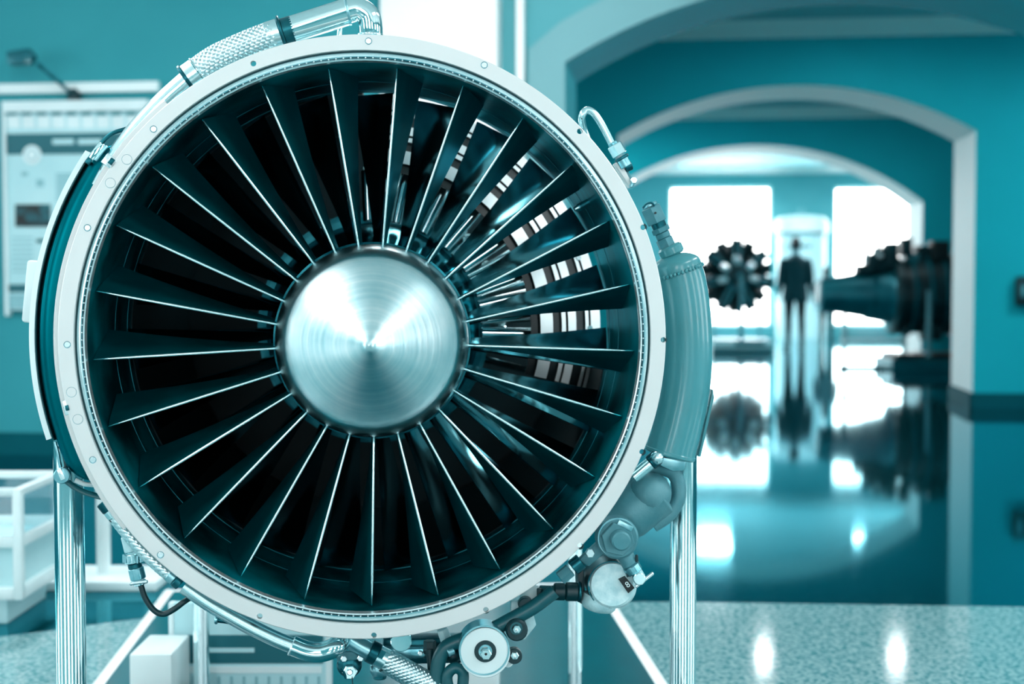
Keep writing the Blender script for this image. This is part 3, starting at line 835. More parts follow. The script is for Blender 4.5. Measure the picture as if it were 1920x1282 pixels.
ballE('drain_bulb', (712, 1252, .11), 21, 'steel', sq=(.9, .8, 1)); band('bulb_cap', (712, 1268, .11), (0, 1, 0), 8, 13, 'steel_dark')
band('inspection_port', (752, 1200, .03), (0, 0, 1), 20, 20, 'chrome')
MB().box(E(800, 1215, .16), (.17, .05, .05)).build('gearbox_plate', 'steel_dark', eng, bevel=.006)
MB().box(E(762, 1222, .12), (.10, .03, .02)).build('gearbox_rail', 'steel', eng, bevel=.004)
nutE('rail_bolt', (788, 1224, .10), (0, 0, 1), 10, 5, 'lip'); nutE('rail_bolt', (806, 1213, .10), (0, 1, 0), 26, 12, 'rubber')
nutE('plate_bolt', (833, 1190, .10), (10, 30, 0), 24, 12, 'cast_pale')
tubeE('oil_pipe', [(1040, 1108, .07), (1000, 1138, .07), (955, 1163, .07), (912, 1185, .07), (870, 1198, .07), (838, 1212, .07), (824, 1235, .07), (820, 1262, .07), (818, 1300, .07)], 14, 'rubber_teal', n=20)
tubeE('oil_pipe', [(843, 1300, .06), (838, 1268, .06), (852, 1252, .06), (868, 1262, .06), (866, 1300, .06)], 11, 'rubber_teal', n=16)
tubeE('oil_pipe', [(806, 1216, .09), (808, 1250, .09), (812, 1300, .09)], 7, 'rubber', n=14)
ballE('pipe_elbow', (850, 1228, .09), 16, 'rubber'); band('pipe_clip', (845, 1222, .06), (8, -3, 3), 14, 8, 'steel')
# pulley-like white housing with hex nut
wp = band('round_housing', (908, 1219, .055), (0, 0, 1), 40, 48, 'white_paint', n=56, bev=.0015)
def ringE(name, c, r0, r1, d, m, parent):
    o = MB().lathe([(r0 * PX(c[2]), 0), (r1 * PX(c[2]), 0), (r1 * PX(c[2]), d), (r0 * PX(c[2]), d)], n=44, closed=True).build(name, m, parent); o.location = E(*c); return o
ringE('housing_rim', (908, 1219, .0345), 45, 48.5, .05, 'steel', wp)
ringE('bearing_ring', (910, 1221, .0335), 12, 21, .006, 'rubber', wp); ringE('bearing_race', (910, 1221, .031), 9, 13, .008, 'steel', wp)
nutE('hub_nut', (911, 1225, .026), (0, 0, 1), 16, 11, 'satin', wp); band('nut_hole', (911, 1226, .0185), (0, 0, 1), 1, 2.6, 'black', wp, bev=.0002)
band('housing_ear', (964, 1228, .07), (0, 0, 1), 20, 15, 'rubber', wp); nutE('ear_nut', (965, 1228, .055), (0, 0, 1), 12, 8, 'satin', wp); band('ear_stud', (965, 1231, .045), (0, 0, 1), 10, 3, 'lip', wp)
band('housing_lug', (952, 1240, .075), (0, 0, 1), 14, 10, 'white_paint', wp); band('housing_lug', (873, 1255, .07), (0, 0, 1), 10, 6, 'rubber', wp)
kb = band('knob', (968, 1178, .06), (0, 0, 1), 34, 21, 'rubber', n=20, bev=.003)
ringE('knob_ring', (968, 1178, .040), 8, 12, .006, 'rubber_teal', kb); nutE('knob_nut', (969, 1179, .036), (0, 0, 1), 10, 8, 'satin', kb); band('knob_stud', (969, 1182, .030), (0, 0, 1), 8, 3, 'lip', kb)
MB().slab([E(958, 1128, .09), E(994, 1126, .09), E(1006, 1172, .09), E(984, 1200, .09), E(955, 1196, .09)], (0, .02, 0)).build('knob_bracket', 'cast_pale', eng, bevel=.003)
nutE('bracket_bolt', (981, 1147, .07), (0, 0, 1), 16, 12, 'rubber_teal'); band('bracket_stub', (985, 1132, .08), (0, 0, 1), 20, 14, 'rubber')
ballE('white_dome', (1000, 1122, .12), 26, 'white_paint')

# lower right: fuel pump casting, big hex fitting, pale canister, connector
T = .13
MB().tube(path([(1130, 1010, T), (1165, 975, T), (1195, 950, T), (1222, 927, T), (1234, 917, T)], 6), [.048] * 8 + [.050] * 8 + [.051] * 6 + [.049, .044, .034], 30).build('pump_body', 'cast', eng, smooth=60)
ballE('pump_cap', (1218, 925, .115), 42, 'cast', sq=(1, .95, 1))
tubeE('pump_collar', [(1188, 903, T), (1222, 878, T), (1262, 886, T), (1273, 925, T), (1256, 962, T), (1224, 985, T)], 14, 'cast', n=20)
band('pump_strut', (1203, 882, .08), (32, -26, 0), 44, 12, 'satin'); band('strut_end', (1226, 862, .08), (32, -26, 0), 20, 15, 'steel_dark'); ballE('strut_ball', (1232, 858, .07), 13, 'satin')
MB().slab([E(1226, 855, .08), E(1288, 862, .08), E(1284, 882, .08), E(1262, 884, .08), E(1240, 874, .08)], (0, .05, 0)).build('tank_bracket', 'steel', eng, bevel=.003)
hb = band('fitting_base', (1156, 1006, .055), (0, 0, 1), 40, 40, 'cast', n=36, bev=.004)
ringE('lock_washer', (1158, 1008, .036), 22, 38, .006, 'steel', hb)
nutE('hex_fitting', (1158, 1010, .030), (0, 0, 1), 16, 33, 'cast', hb, ph=.25); band('hex_boss', (1163, 1012, .010), (0, 0, 1), 36, 18.5, 'cast', hb, bev=.003)
p = E(1172, 985, .024); MB().box(p, (.030, .006, .010), Matrix.Rotation(R(28), 3, 'Y')).build('lock_tab', 'steel', hb, bevel=.001)
MB().tube(path([(1172, 1040, .06), (1182, 1058, .055), (1190, 1076, .05)], 5), .016, 18).build('valve_neck', 'cast', eng)
band('valve_collar', (1186, 1066, .045), (18, 30, 0), 16, 17, 'steel'); band('valve_body', (1197, 1078, .04), (18, 30, 0), 16, 11, 'cast_pale')
band('valve_lever', (1208, 1087, .03), (34, -26, 0), 44, 3.4, 'lip'); band('lever_hub', (1198, 1084, .03), (0, 0, 1), 16, 12, 'satin')
band('wire_twist', (1194, 1048, .045), (2, 30, 0), 18, 3, 'rubber')
can = MB().cyl(E(1148, 1096, .055), E(1152, 1098, .15), 44 * PX(.06), 48, .004).build('canister', 'cast_pale', eng)
ringE('canister_rim', (1146, 1096, .060), 43.5, 45.5, .07, 'steel_dark', can)
MB().tube(path([(1126, 1118, .09), (1120, 1138, .09), (1118, 1146, .09)], 4), [.034] * 4 + [.031, .029, .026, .021, .014], 24).build('canister_foot', 'cast_pale', can)
lab = MB().slab([E(1162, 1089, .036), E(1174, 1083, .036), E(1190, 1102, .036), E(1178, 1112, .036)], (0, .021, 0)).build('canister_label', 'black', can)
tx = bpy.data.curves.new('label_sign', 'FONT'); tx.body = '8'; tx.size = .016; tx.extrude = .0002; tx.align_x = 'CENTER'; tx.align_y = 'CENTER'
to = bpy.data.objects.new('label_text', tx); C.objects.link(to); bpy.context.view_layer.update()
dg = bpy.context.evaluated_depsgraph_get(); tm = bpy.data.meshes.new_from_object(to.evaluated_get(dg)); bpy.data.objects.remove(to)
tm.materials.clear(); tm.materials.append(MATS['white_paint'])
to = bpy.data.objects.new('label_sign', tm); C.objects.link(to); to.parent = lab; to.location = E(1177, 1096, .0357); to.rotation_euler = (R(90), R(-35), 0)
MB().slab([E(1083, 1062, .09), E(1094, 1056, .09), E(1098, 1136, .09), E(1086, 1130, .09)], (0, .05, 0)).build('canister_plate', 'rubber', eng, bevel=.002)
cn2 = band('electric_connector', (1072, 1109, .09), (1, .04, 0), 24, 18, 'rubber', bev=.002); band('connector_ring', (1049, 1109, .09), (1, .04, 0), 22, 16.5, 'rubber', cn2, bev=.002)
band('connector_tail', (1026, 1108, .09), (1, .04, 0), 30, 11, 'rubber_teal', cn2); band('connector_bolt', (1012, 1112, .08), (0, 1, 0), 20, 6, 'rubber', cn2); band('connector_flange', (1086, 1109, .09), (1, .04, 0), 6, 20, 'steel_dark', cn2)
nutE('case_fitting', (1060, 1076, .05), (30, -24, 0), 26, 14, 'cast'); band('case_fitting', (1082, 1058, .05), (30, -24, 0), 22, 16, 'steel_dark')
MB().slab([E(1085, 1050, .06), E(1120, 1018, .06), E(1140, 1032, .06), E(1104, 1062, .06)], (0, .02, 0)).build('case_bracket', 'cast', eng, bevel=.002)
nutE('bracket_bolt', (1106, 1036, .05), (0, 0, 1), 14, 9, 'lip')

# right: tall curved bottle with its neck fittings
T = .115
bp_ = [(1262, 476, T), (1268, 500, T), (1277, 530, T), (1284, 575, T), (1288, 630, T), (1288, 680, T), (1283, 735, T), (1272, 790, T), (1256, 852, T)]
pts = path(bp_, 8)
rad = []
for i in range(len(pts)):
    s = i / (len(pts) - 1); k = PX(T)
    r_ = 47.5 if s > .13 else 47.5 * math.sqrt(max(.05, 1 - (1 - s / .13) ** 2.2))
    rad.append(r_ * k)
bt = MB().tube(pts, rad, 40).build('pressure_bottle', 'tank_paint', eng, smooth=55)
wp_ = MB()
fr = frames(pts); c0 = fr[11]
for i in range(40):
    a = 2 * PI * i / 40; rr = 48.0 * PX(T)
    q = c0[0] + c0[2] * rr * math.cos(a) + c0[3] * rr * math.sin(a)
    wp_.prof(q - c0[1] * .004, q + c0[1] * .004, [(0, .0015), (.25, .0036 + .001 * math.sin(i * 2.3)), (.75, .0036), (1, .0015)], 8)
wp_.build('weld_bead', 'tank_paint', bt, smooth=60)
c1 = fr[-1]; MB().cyl(c1[0] - c1[1] * .008, c1[0] + c1[1] * .003, 49 * PX(T), 40, .003).build('bottle_base', 'tank_paint', bt)
MB().slab([E(1337, 730, T), E(1339, 745, T), E(1314, 856, T), E(1309, 856, T)], (0, .03, 0)).build('bottle_tab', 'tank_paint', bt, bevel=.001)
dn = (26, 56, 0)
band('bottle_neck', (1258, 470, T), dn, 20, 24, 'tank_paint', bt, bev=.004); nutE('neck_hex', (1248, 455, T), dn, 18, 17, 'cast', bt); band('neck_collar', (1243, 441, T), dn, 12, 14, 'cast', bt)
nutE('neck_hex', (1239, 431, T), dn, 10, 18, 'cast', bt, ph=.4); band('neck_thread', (1235, 422, T), dn, 14, 14, 'steel_dark', bt)
nutE('neck_cap', (1226, 403, T), dn, 32, 21, 'cast', bt, ph=.2); band('cap_top', (1218, 385, T), dn, 6, 15, 'steel', bt)
tubeE('seal_wire', [(1205, 390, T - .02), (1213, 382, T - .02), (1222, 380, T - .02), (1228, 386, T - .02)], 2, 'steel_dark', bt, n=8)
band('cap_hole', (1229, 399, T - .0225), (0, 0, 1), 2, 2.2, 'black', bt, bev=.0002)
# upper right: bent sensing tube, nut and bracket
T = .045
tubeE('sense_tube', [(1102, 262, T + .03), (1094, 240, T + .02), (1091, 220, T), (1099, 207, T), (1112, 211, T), (1126, 230, T), (1138, 252, T), (1147, 270, T)], 7, 'satin', n=18)
nutE('tube_nut', (1157, 281, T), (20, 34, 0), 22, 15.5, 'satin', ph=.3); band('tube_ferrule', (1149, 270, T), (20, 34, 0), 7, 9, 'steel')
band('tube_washer', (1166, 296, T), (20, 34, 0), 6, 14, 'steel_dark'); band('tube_boss', (1170, 305, T), (20, 34, 0), 18, 11, 'steel'); band('boss_elbow', (1178, 312, T + .01), (14, -6, 0), 14, 9, 'steel_dark')
MB().slab([E(1152, 306, .05), E(1164, 302, .05), E(1186, 345, .05), E(1182, 352, .05)], (0, .03, 0)).build('tube_bracket', 'flange', eng, bevel=.002)
MB().slab([E(1166, 318, .06), E(1176, 316, .06), E(1188, 338, .06), E(1182, 344, .06)], (0, .02, 0)).build('bracket_rib', 'cast', eng, bevel=.002)
nutE('bracket_nut', (1188, 338, .05), (0, 0, 1), 14, 7, 'satin'); band('bracket_stud', (1185, 345, .05), (-4, 10, 0), 14, 4, 'steel')

# ================================================================== STAND, PLATFORM AND THINGS ROUND THE ENGINE
def local(p):                               # world -> engine frame
    d = Vector(p) - EO
    return Vector((d.dot(EX), d.dot(EA), d.z))
FZ = -EO.z                                  # floor height in the engine frame
plat = empty('display_platform', EO + Vector((0, 0, FZ)), EROT)
tag(plat, 'low dark floor platform with pale edging under the silver jet engine', 'platform')
MB().box((0, 0.95, 0.011), (1.47, 2.9, 0.022)).build('platform_deck', 'platform', plat, smooth=0)
for sx in (-1, 1): MB().box((sx * 0.752, 0.95, 0.011), (0.034, 2.97, 0.022)).build('edge_strip', 'trim_white', plat, smooth=0, bevel=.003)
for yy in (-0.517, 2.417): MB().box((0, yy, 0.011), (1.47, 0.034, 0.022)).build('edge_strip', 'trim_white', plat, smooth=0, bevel=.003)
PTOP = FZ + 0.022
stand = empty('engine_stand', EO + Vector((0, 0, PTOP)), EROT)
tag(stand, 'chrome tube stand with four upright legs carrying the silver jet engine', 'stand')
def leg(px, py, t, r, ztop, arm):
    x = E(px, py, t).x
    z1 = ztop - PTOP
    lg = MB().cyl((x, t, 0.012), (x, t, z1), r, 40, .004).build('leg', 'chrome', stand)
    MB().cyl((x, t, 0), (x, t, 0.012), r * 1.9, 32, .002).build('foot_plate', 'steel', lg)
    MB().cyl((x, t, z1), (x, t, z1 + .012), r * 1.06, 32, .004).build('leg_cap', 'satin', lg)
    d = Vector((-x, 0, -(ztop - .03))).normalized()
    MB().cyl((x, t, z1 - .03), Vector((x, t, z1 - .03)) + d * arm, r * .55, 20, .002).build('mount_arm', 'steel', lg)
leg(131, 1060, .255, .0290, -0.13, .078); leg(1281, 1060, .36, .0278, -0.15, .168)
leg(378, 1220, 1.08, .0205, -0.27, .056); leg(1078, 1220, 1.08, .0195, -0.27, .075)

# information plaque under the engine
def wbox(px0, px1, py0, py1, d, th, mb=None):
    """box whose front face spans the two pixel corners at depth d"""
    a = at(px0, py0, d); b = at(px1, py1, d)
    mb = mb or MB()
    return mb.box(((a.x + b.x) / 2, d + th / 2, (a.z + b.z) / 2), (abs(b.x - a.x), th, abs(a.z - b.z)))
zt = 0.022
pa = at(325, 1130, 3.74); pb = at(612, 1282, 3.74)
plq = empty('information_plaque', ((pa.x + pb.x) / 2, 3.74, zt))
tag(plq, 'low information plaque with dark title band standing on the platform under the engine', 'sign')
W_ = pb.x - pa.x; Hh = pa.z - zt
def pz(py): return at(400, py, 3.74).z - zt
MB().box((0, .012, Hh / 2), (W_, .024, Hh)).build('plaque_board', 'panel_pale', plq, smooth=0, bevel=.002)
MB().box((0, -.001, (pz(1190) + pz(1243)) / 2), (W_ * .96, .003, pz(1190) - pz(1243))).build('title_band', 'panel_dark', plq, smooth=0)
MB().box((-W_ * .15, -.003, pz(1218)), (W_ * .36, .002, .012)).build('title_line', 'panel_pale', plq, smooth=0)
MB().box((0, -.001, pz(1255)), (W_ * .94, .003, .018)).build('white_stripe', 'panel_white', plq, smooth=0)
for i in range(12): MB().box((-W_ * .45 + W_ * .9 * i / 11, -.001, pz(1275) - .004), (.008, .003, .03)).build('text_line', 'text_grey', plq, smooth=0)
for sx in (-1, 1): MB().box((sx * (W_ / 2 + .006), .012, Hh / 2), (.014, .03, Hh)).build('plaque_post', 'panel_white', plq, smooth=0, bevel=.002)
for (x0, x1, y0, d, lb) in ((242, 322, 1226, 3.52, 'low white block on the platform beside the information plaque'), (800, 936, 1246, 3.58, 'low white block on the platform below the round white housing')):
    a = at(x0, y0, d); b = at(x1, y0, d)
    tag(MB().box(((a.x + b.x) / 2, d + .1, (a.z + 0.0222) / 2), (b.x - a.x, .2, a.z - 0.0222)).build('floor_block', 'white_paint', bevel=.006), lb, 'block')

# white post on a pale base, beyond the platform
p0 = on_floor(195, 1092)
ps = empty('floor_post', (p0.x, p0.y, 0))
tag(ps, 'white upright post on a flat pale floor base behind the chrome leg', 'post')
MB().box((.02, 0, .0175), (.42, .30, .035)).build('post_base', 'panel_white', ps, bevel=.005)
MB().cyl((0, 0, .035), (0, 0, 1.0), .025, 24, .003).build('post_shaft', 'white_paint', ps)
MB().cyl((0, 0, 1.0), (0, 0, 1.03), .034, 24, .006).build('post_cap', 'white_paint', ps)

# glass display cabinet at the left
cx1 = at(42, 1100, 4.5).x; cx0 = cx1 - .95
cab = empty('display_cabinet', ((cx0 + cx1) / 2, 4.72, 0))
tag(cab, 'low white framed glass display cabinet on the polished floor', 'cabinet')
cw = (cx1 - cx0); hw = cw / 2; cdp = .44
def zpx(py): return max(0.0, HC - (py - 527) * 4.5 / FPX)
zb0, zb1, zs1, ztp = zpx(1130), zpx(1125), zpx(1020), zpx(918)
MB().box((-.03, 0, zb0 / 2), (cw - .06, cdp - .06, zb0)).build('cabinet_plinth', 'panel_pale', cab, bevel=.004)
for sx in (-1, 1):
    for sy in (-1, 1): MB().box((sx * (hw - .015), sy * (cdp / 2 - .015), (zb0 + ztp) / 2), (.03, .03, ztp - zb0)).build('corner_post', 'white_paint', cab, bevel=.004)
for z_, h_ in ((zb0 + .02, .04), (zs1, .035), (ztp - .012, .024)):
    for sy in (-1, 1): MB().box((0, sy * (cdp / 2 - .014), z_), (cw - .06, .026, h_)).build('cabinet_rail', 'white_paint', cab, bevel=.003)
    for sx in (-1, 1): MB().box((sx * (hw - .014), 0, z_), (.026, cdp - .06, h_)).build('cabinet_rail', 'white_paint', cab, bevel=.003)
MB().box((0, 0, (zb0 + zs1) / 2 + .01), (cw - .05, cdp - .05, zs1 - zb0 - .05)).build('cabinet_body', 'panel_pale', cab)
gm = bpy.data.materials.new('glass'); gm.use_nodes = True; g_ = gm.node_tree.nodes['Principled BSDF']
g_.inputs['Base Color'].default_value = (.85, .97, 1, 1); g_.inputs['Roughness'].default_value = .02; g_.inputs['Transmission Weight'].default_value = 1; g_.inputs['IOR'].default_value = 1.45
MATS['glass'] = gm
for sy in (-1, 1): MB().box((0, sy * (cdp / 2 - .012), (zs1 + ztp) / 2), (cw - .06, .005, ztp - zs1 - .04)).build('glass_pane', 'glass', cab, smooth=0)
for sx in (-1, 1): MB().box((sx * (hw - .012), 0, (zs1 + ztp) / 2), (.005, cdp - .06, ztp - zs1 - .04)).build('glass_pane', 'glass', cab, smooth=0)

# ------------------------------------------------------------------ information board on the left wall, picture lamp
VB = V1 - 0.07
def hb(px0, px1, py0, py1, v, th):
    a = hall(px0, py0, v); b = hall(px1, py1, v)
    return MB().box(((a[0] + b[0]) / 2, v + th / 2, (a[1] + b[1]) / 2), (abs(b[0] - a[0]), th, abs(a[1] - b[1])))
c_ = hall(140, 590, VB); bd = empty('information_board', H(c_[0], VB, c_[1]), HROT)
tag(bd, 'framed information board with dark header and round emblem on the teal wall', 'information board')
def bpart(name, px0, px1, py0, py1, v, th, m, par=None):
    mb = hb(px0, px1, py0, py1, v, th)
    mb.v = [Vector((q.x - c_[0], q.y - VB, q.z - c_[1])) for q in mb.v]
    return mb.build(name, m, par or bd, smooth=0)
bpart('board_panel', 12, 268, 200, 582, VB + .02, .02, 'panel_pale')
bpart('frame_post', 3, 15, 196, 592, VB, .05, 'panel_white'); bpart('frame_post', 264, 276, 196, 592, VB, .05, 'panel_white')
bpart('frame_rail', 3, 276, 190, 206, VB - .02, .07, 'panel_white')
for i in range(9): bpart('header_tile', 14 + 28 * i, 37 + 28 * i, 217, 240, VB + .016, .006, 'panel_white')
for i in range(9): bpart('header_tick', 12 + 28 * i, 30 + 28 * i, 210, 216, VB + .014, .006, 'wall_teal')
bpart('header_band', 12, 264, 251, 287, VB + .015, .006, 'panel_dark')
bpart('header_word', 98, 138, 261, 270, VB + .012, .004, 'panel_pale'); bpart('header_word', 146, 190, 261, 270, VB + .012, .004, 'panel_pale')
bpart('photo_print', 28, 95, 383, 425, VB + .015, .006, 'photo_dark'); bpart('photo_print', 105, 160, 392, 425, VB + .015, .006, 'photo_dark')
bpart('text_block', 40, 52, 322, 330, VB + .015, .004, 'text_grey'); bpart('text_block', 68, 82, 336, 350, VB + .015, .004, 'text_grey')
for i in range(9): bpart('text_line', 105, 255, 325 + i * 6, 327.5 + i * 6, VB + .016, .004, 'text_grey')
for i in range(8): bpart('text_line', 22, 62, 444 + i * 9, 447 + i * 9, VB + .016, .004, 'text_grey')
bpart('text_line', 68, 140, 448, 455, VB + .015, .004, 'panel_dark'); bpart('footer_band', 16, 264, 533, 548, VB + .015, .006, 'panel_dark'); bpart('footer_panel', 16, 264, 552, 578, VB + .015, .006, 'text_grey')
e_ = hall(58, 290, VB); ep = Vector((e_[0] - c_[0], 0.012, e_[1] - c_[1])); k_ = 9.0 / FPX
em = MB().cyl(ep + Vector((0, .012, 0)), ep, 18 * k_, 32).build('emblem', 'panel_white', bd)
o = MB().lathe([(9 * k_, 0), (11 * k_, 0), (11 * k_, .004), (9 * k_, .004)], n=28, closed=True).build('emblem_ring', 'text_grey', em); o.location = ep - Vector((0, .003, 0))
# picture lamp
lp = hall(137, 188, VB); lamp = empty('picture_lamp', H(lp[0], VB + .02, lp[1]), HROT)
tag(lamp, 'small dark picture lamp on a bent arm above the information board', 'lamp')
def lpt(px, py, off=0.0):
    a = hall(px, py, VB); return Vector((a[0] - lp[0], off, a[1] - lp[1]))
MB().prof(lpt(137, 185), lpt(134, 166), [(0, .045), (.5, .042), (1, .020)], 18).build('lamp_base', 'rubber', lamp)
MB().tube([lpt(132, 175), lpt(110, 150, -.06), lpt(84, 124, -.12)], .013, 10).build('lamp_arm', 'steel_dark', lamp)
MB().slab([lpt(32, 104, -.10), lpt(72, 97, -.10), lpt(83, 112, -.10), lpt(74, 126, -.10), lpt(34, 128, -.10)], (0, -.07, 0)).build('lamp_head', 'bg_teal', lamp, bevel=.008)
bm_ = MB().prof(lpt(72, 118, -.17), lpt(72, 126, -.17), [(0, .012), (.4, .024), (1, .010)], 14).build('bulb', 'lip', lamp)
a = hall(-60, 160, V1); b = hall(300, 172, V1)
struct(HM(MB().box(((a[0] + b[0]) / 2, V1 - .02, (a[1] + b[1]) / 2), (b[0] - a[0], .04, a[1] - b[1]))).build('trim_6', 'reveal', smooth=0))
# dark box on the right wall
a = hall(1902, 518, V2); b = hall(1950, 574, V2)
wbx = empty('wall_box', H((a[0] + b[0]) / 2, V2, b[1]), HROT)
MB().box((0, -.035, (a[1] - b[1]) / 2), (b[0] - a[0], .07, a[1] - b[1])).build('box_case', 'bg_dark', wbx, bevel=.03, seg=3)
MB().box((-.05, -.075, (a[1] - b[1]) / 2), (.05, .02, .10)).build('box_handle', 'bg_mid', wbx, bevel=.006)
tag(wbx, 'small dark box fixed to the teal wall beside the second arch', 'wall box')

# ================================================================== EXHIBITS BEHIND THE ARCHES
# --- radial engine on its stand
D = 22.0; S = D / FPX
g0 = at(1387, 655, D); rc = at(1387, 517, D)
rs = empty('radial_stand', (g0.x, D, 0))
tag(rs, 'pale block stand with thin poles under the round radial engine', 'stand')
MB().box((.02, .22, .10), (.92, .80, .20)).build('stand_block', 'panel_pale', rs, smooth=0, bevel=.01)
MB().box((.02, -.195, .05), (.95, .03, .05)).build('stand_band', 'panel_dark', rs, smooth=0); MB().box((.12, -.195, .15), (.45, .03, .06)).build('stand_plate', 'bg_teal', rs, smooth=0)
MB().cyl((0, -.13, .2), (0, -.13, rc.z - .02), .035, 16).build('stand_pole', 'cast', rs); MB().cyl((.36, .3, .2), (.36, .3, .66), .02, 14).build('stand_pole', 'cast', rs)
MB().cyl((-.36, .3, .2), (-.36, .3, .66), .02, 14).build('stand_pole', 'cast', rs)
re = empty('radial_engine', (rc.x, D + .35, rc.z)); re.scale = (1.06, 1, 1.06)
tag(re, 'round radial aircraft engine with a ring of dark finned cylinders', 'aircraft engine')
MB().cyl((0, -.22, 0), (0, .25, 0), .21, 32, .02).build('crankcase', 'bg_teal', re); MB().prof((0, -.22, 0), (0, -.36, 0), [(0, .17), (.4, .14), (.8, .07), (1, .05)], 28).build('nose_case', 'bg_dark', re)
MB().cyl((0, .16, 0), (0, .19, 0), .49, 48).build('baffle_plate', 'bg_dark', re)
MB().cyl((0, -.36, 0), (0, -.44, 0), .03, 18).build('propeller_shaft', 'bg_mid', re)
cyl_mb = MB().cyl((0, 0, .19), (0, 0, .50), .075, 18)
for i in range(8): cyl_mb.cyl((0, 0, .25 + .03 * i), (0, 0, .262 + .03 * i), .10, 18)
cyl_me = cyl_mb.mesh('cylinder'); cyl_me.shade_smooth(); cyl_me.set_sharp_from_angle(angle=R(35)); cyl_me.materials.append(MATS['bg_dark'])
head_me = MB().box((0, 0, .51), (.17, .16, .07)).cyl((.045, -.05, .52), (.045, -.05, .56), .03, 10).cyl((-.045, -.05, .52), (-.045, -.05, .56), .03, 10).mesh('cylinder_head'); head_me.materials.append(MATS['bg_dark'])
rod_me = MB().cyl((.03, -.13, .17), (.045, -.08, .50), .012, 8).cyl((-.03, -.13, .17), (-.045, -.08, .50), .012, 8).mesh('pushrod'); rod_me.materials.append(MATS['bg_mid'])
for k in range(14):
    a = bpy.data.objects.new('cylinder', cyl_me); C.objects.link(a); a.parent = re
    a.matrix_local = Matrix.Translation((0, .12 if k % 2 else -.05, 0)) @ Matrix.Rotation(2 * PI * k / 14, 4, 'Y')
    b = bpy.data.objects.new('cylinder_head', head_me); C.objects.link(b); b.parent = a
    if k % 2 == 0: b = bpy.data.objects.new('pushrod', rod_me); C.objects.link(b); b.parent = a
for th in (-58, -8, 52, 100, -105): MB().cyl(pol(th, .20, -.30), pol(th, .27, -.18), .045, 14, .008).build('magneto', 'hoop_pale', re)

# --- dark jet engine lying across the room, on its base
D = 17.2; S = D / FPX
j0 = at(1560, 700, D); xl = j0.x
jz = at(1660, 553, D).z
jb = empty('engine_plinth', (at(1740, 700, D).x, D, 0), HROT * 0)
tag(jb, 'stepped dark base with pale rails under the dark jet engine', 'base')
bx0 = at(1740, 700, D).x
def jx(px): return at(px, 560, D).x - bx0
def jzz(py): return at(1700, py, D).z
MB().box((jx(1760), .45, jzz(680) / 1), (jx(1840) - jx(1690), .7, .20)).build('base_block', 'black', jb, smooth=0, bevel=.01)
MB().box((jx(1760), .45, .075), (jx(1850) - jx(1680), .86, .15)).build('base_step', 'bg_teal', jb, smooth=0, bevel=.01)
MB().box((jx(1660), .55, jzz(642)), (jx(1725) - jx(1600), .06, .05)).build('base_rail', 'panel_white', jb, smooth=0); MB().box((jx(1660), .55, jzz(628)), (jx(1725) - jx(1600), .06, .03)).build('base_rail', 'bg_mid', jb, smooth=0)
for px in (1604, 1720): MB().cyl((jx(px), .55, 0), (jx(px), .55, jzz(592)), .03, 14).build('base_leg', 'panel_pale', jb)
MB().box((jx(1660), .55, .02), (jx(1725) - jx(1595), .10, .04)).build('base_rail', 'panel_dark', jb, smooth=0)
MB().cyl((jx(1745), .06, .18), (jx(1745), .06, jzz(545)), .032, 14).build('base_pole', 'cast', jb)
je = empty('exhibit_jet_engine', (bx0, D + .55, jz))
tag(je, 'dark jet engine with tapering tail cone shown behind the second arch', 'jet engine')
def jl(px): return jx(px)
k_ = S
def jprof(name, pts_, m): 
    p0 = Vector((jl(pts_[0][0]), 0, 0)); p1 = Vector((jl(pts_[-1][0]), 0, 0)); L_ = pts_[-1][0] - pts_[0][0]
    return MB().prof(p0, p1, [((x - pts_[0][0]) / L_, r * k_) for x, r in pts_], 36).build(name, m, je)
jprof('tail_cone', [(1552, 24), (1556, 32), (1600, 38), (1640, 45)], 'bg_teal'); jprof('tail_cone', [(1640, 46), (1644, 48), (1684, 56), (1688, 60)], 'bg_teal')
jprof('turbine_case', [(1688, 64), (1692, 74), (1702, 76), (1708, 70)], 'bg_dark'); jprof('engine_body', [(1706, 66), (1730, 74), (1850, 78), (1900, 74)], 'bg_dark')
for px in (1650, 1720, 1750, 1780, 1810): jprof('body_band', [(px, 50 if px < 1700 else 80), (px + 5, 50 if px < 1700 else 80)], 'bg_teal')
rnd = random.Random(3)
for (px, py, w_, h_, m_) in ((1632, 504, 26, 18, 'bg_dark'), (1648, 492, 24, 36, 'bg_dark'), (1666, 486, 26, 44, 'bg_dark'), (1684, 478, 22, 50, 'bg_dark'), (1712, 462, 20, 36, 'bg_dark'), (1726, 482, 24, 18, 'bg_mid'),
                           (1752, 476, 40, 34, 'bg_dark'), (1775, 470, 34, 40, 'black'), (1722, 610, 34, 30, 'bg_dark'), (1700, 590, 24, 30, 'bg_dark'), (1760, 625, 36, 30, 'bg_dark'), (1735, 570, 26, 22, 'bg_teal')):
    MB().box((jl(px), -.12 - .1 * rnd.random(), jzz(py) - jz), (w_ * k_, .22, h_ * k_)).build('accessory', m_, je, bevel=.02)
for (px, py) in ((1640, 466), (1662, 456), (1690, 462), (1672, 460)): MB().cyl((jl(px), -.15, jzz(py + 20) - jz), (jl(px), -.15, jzz(py) - jz), .03, 10).build('pipe_stub', 'bg_dark', je)
for (px, py) in ((1646, 468), (1656, 478), (1628, 488)): MB().prof((jl(px), -.42, jzz(py) - jz), (jl(px), -.36, jzz(py) - jz), [(0, .02), (.5, .035), (1, .03)], 14).build('fitting', 'hoop_pale', je)

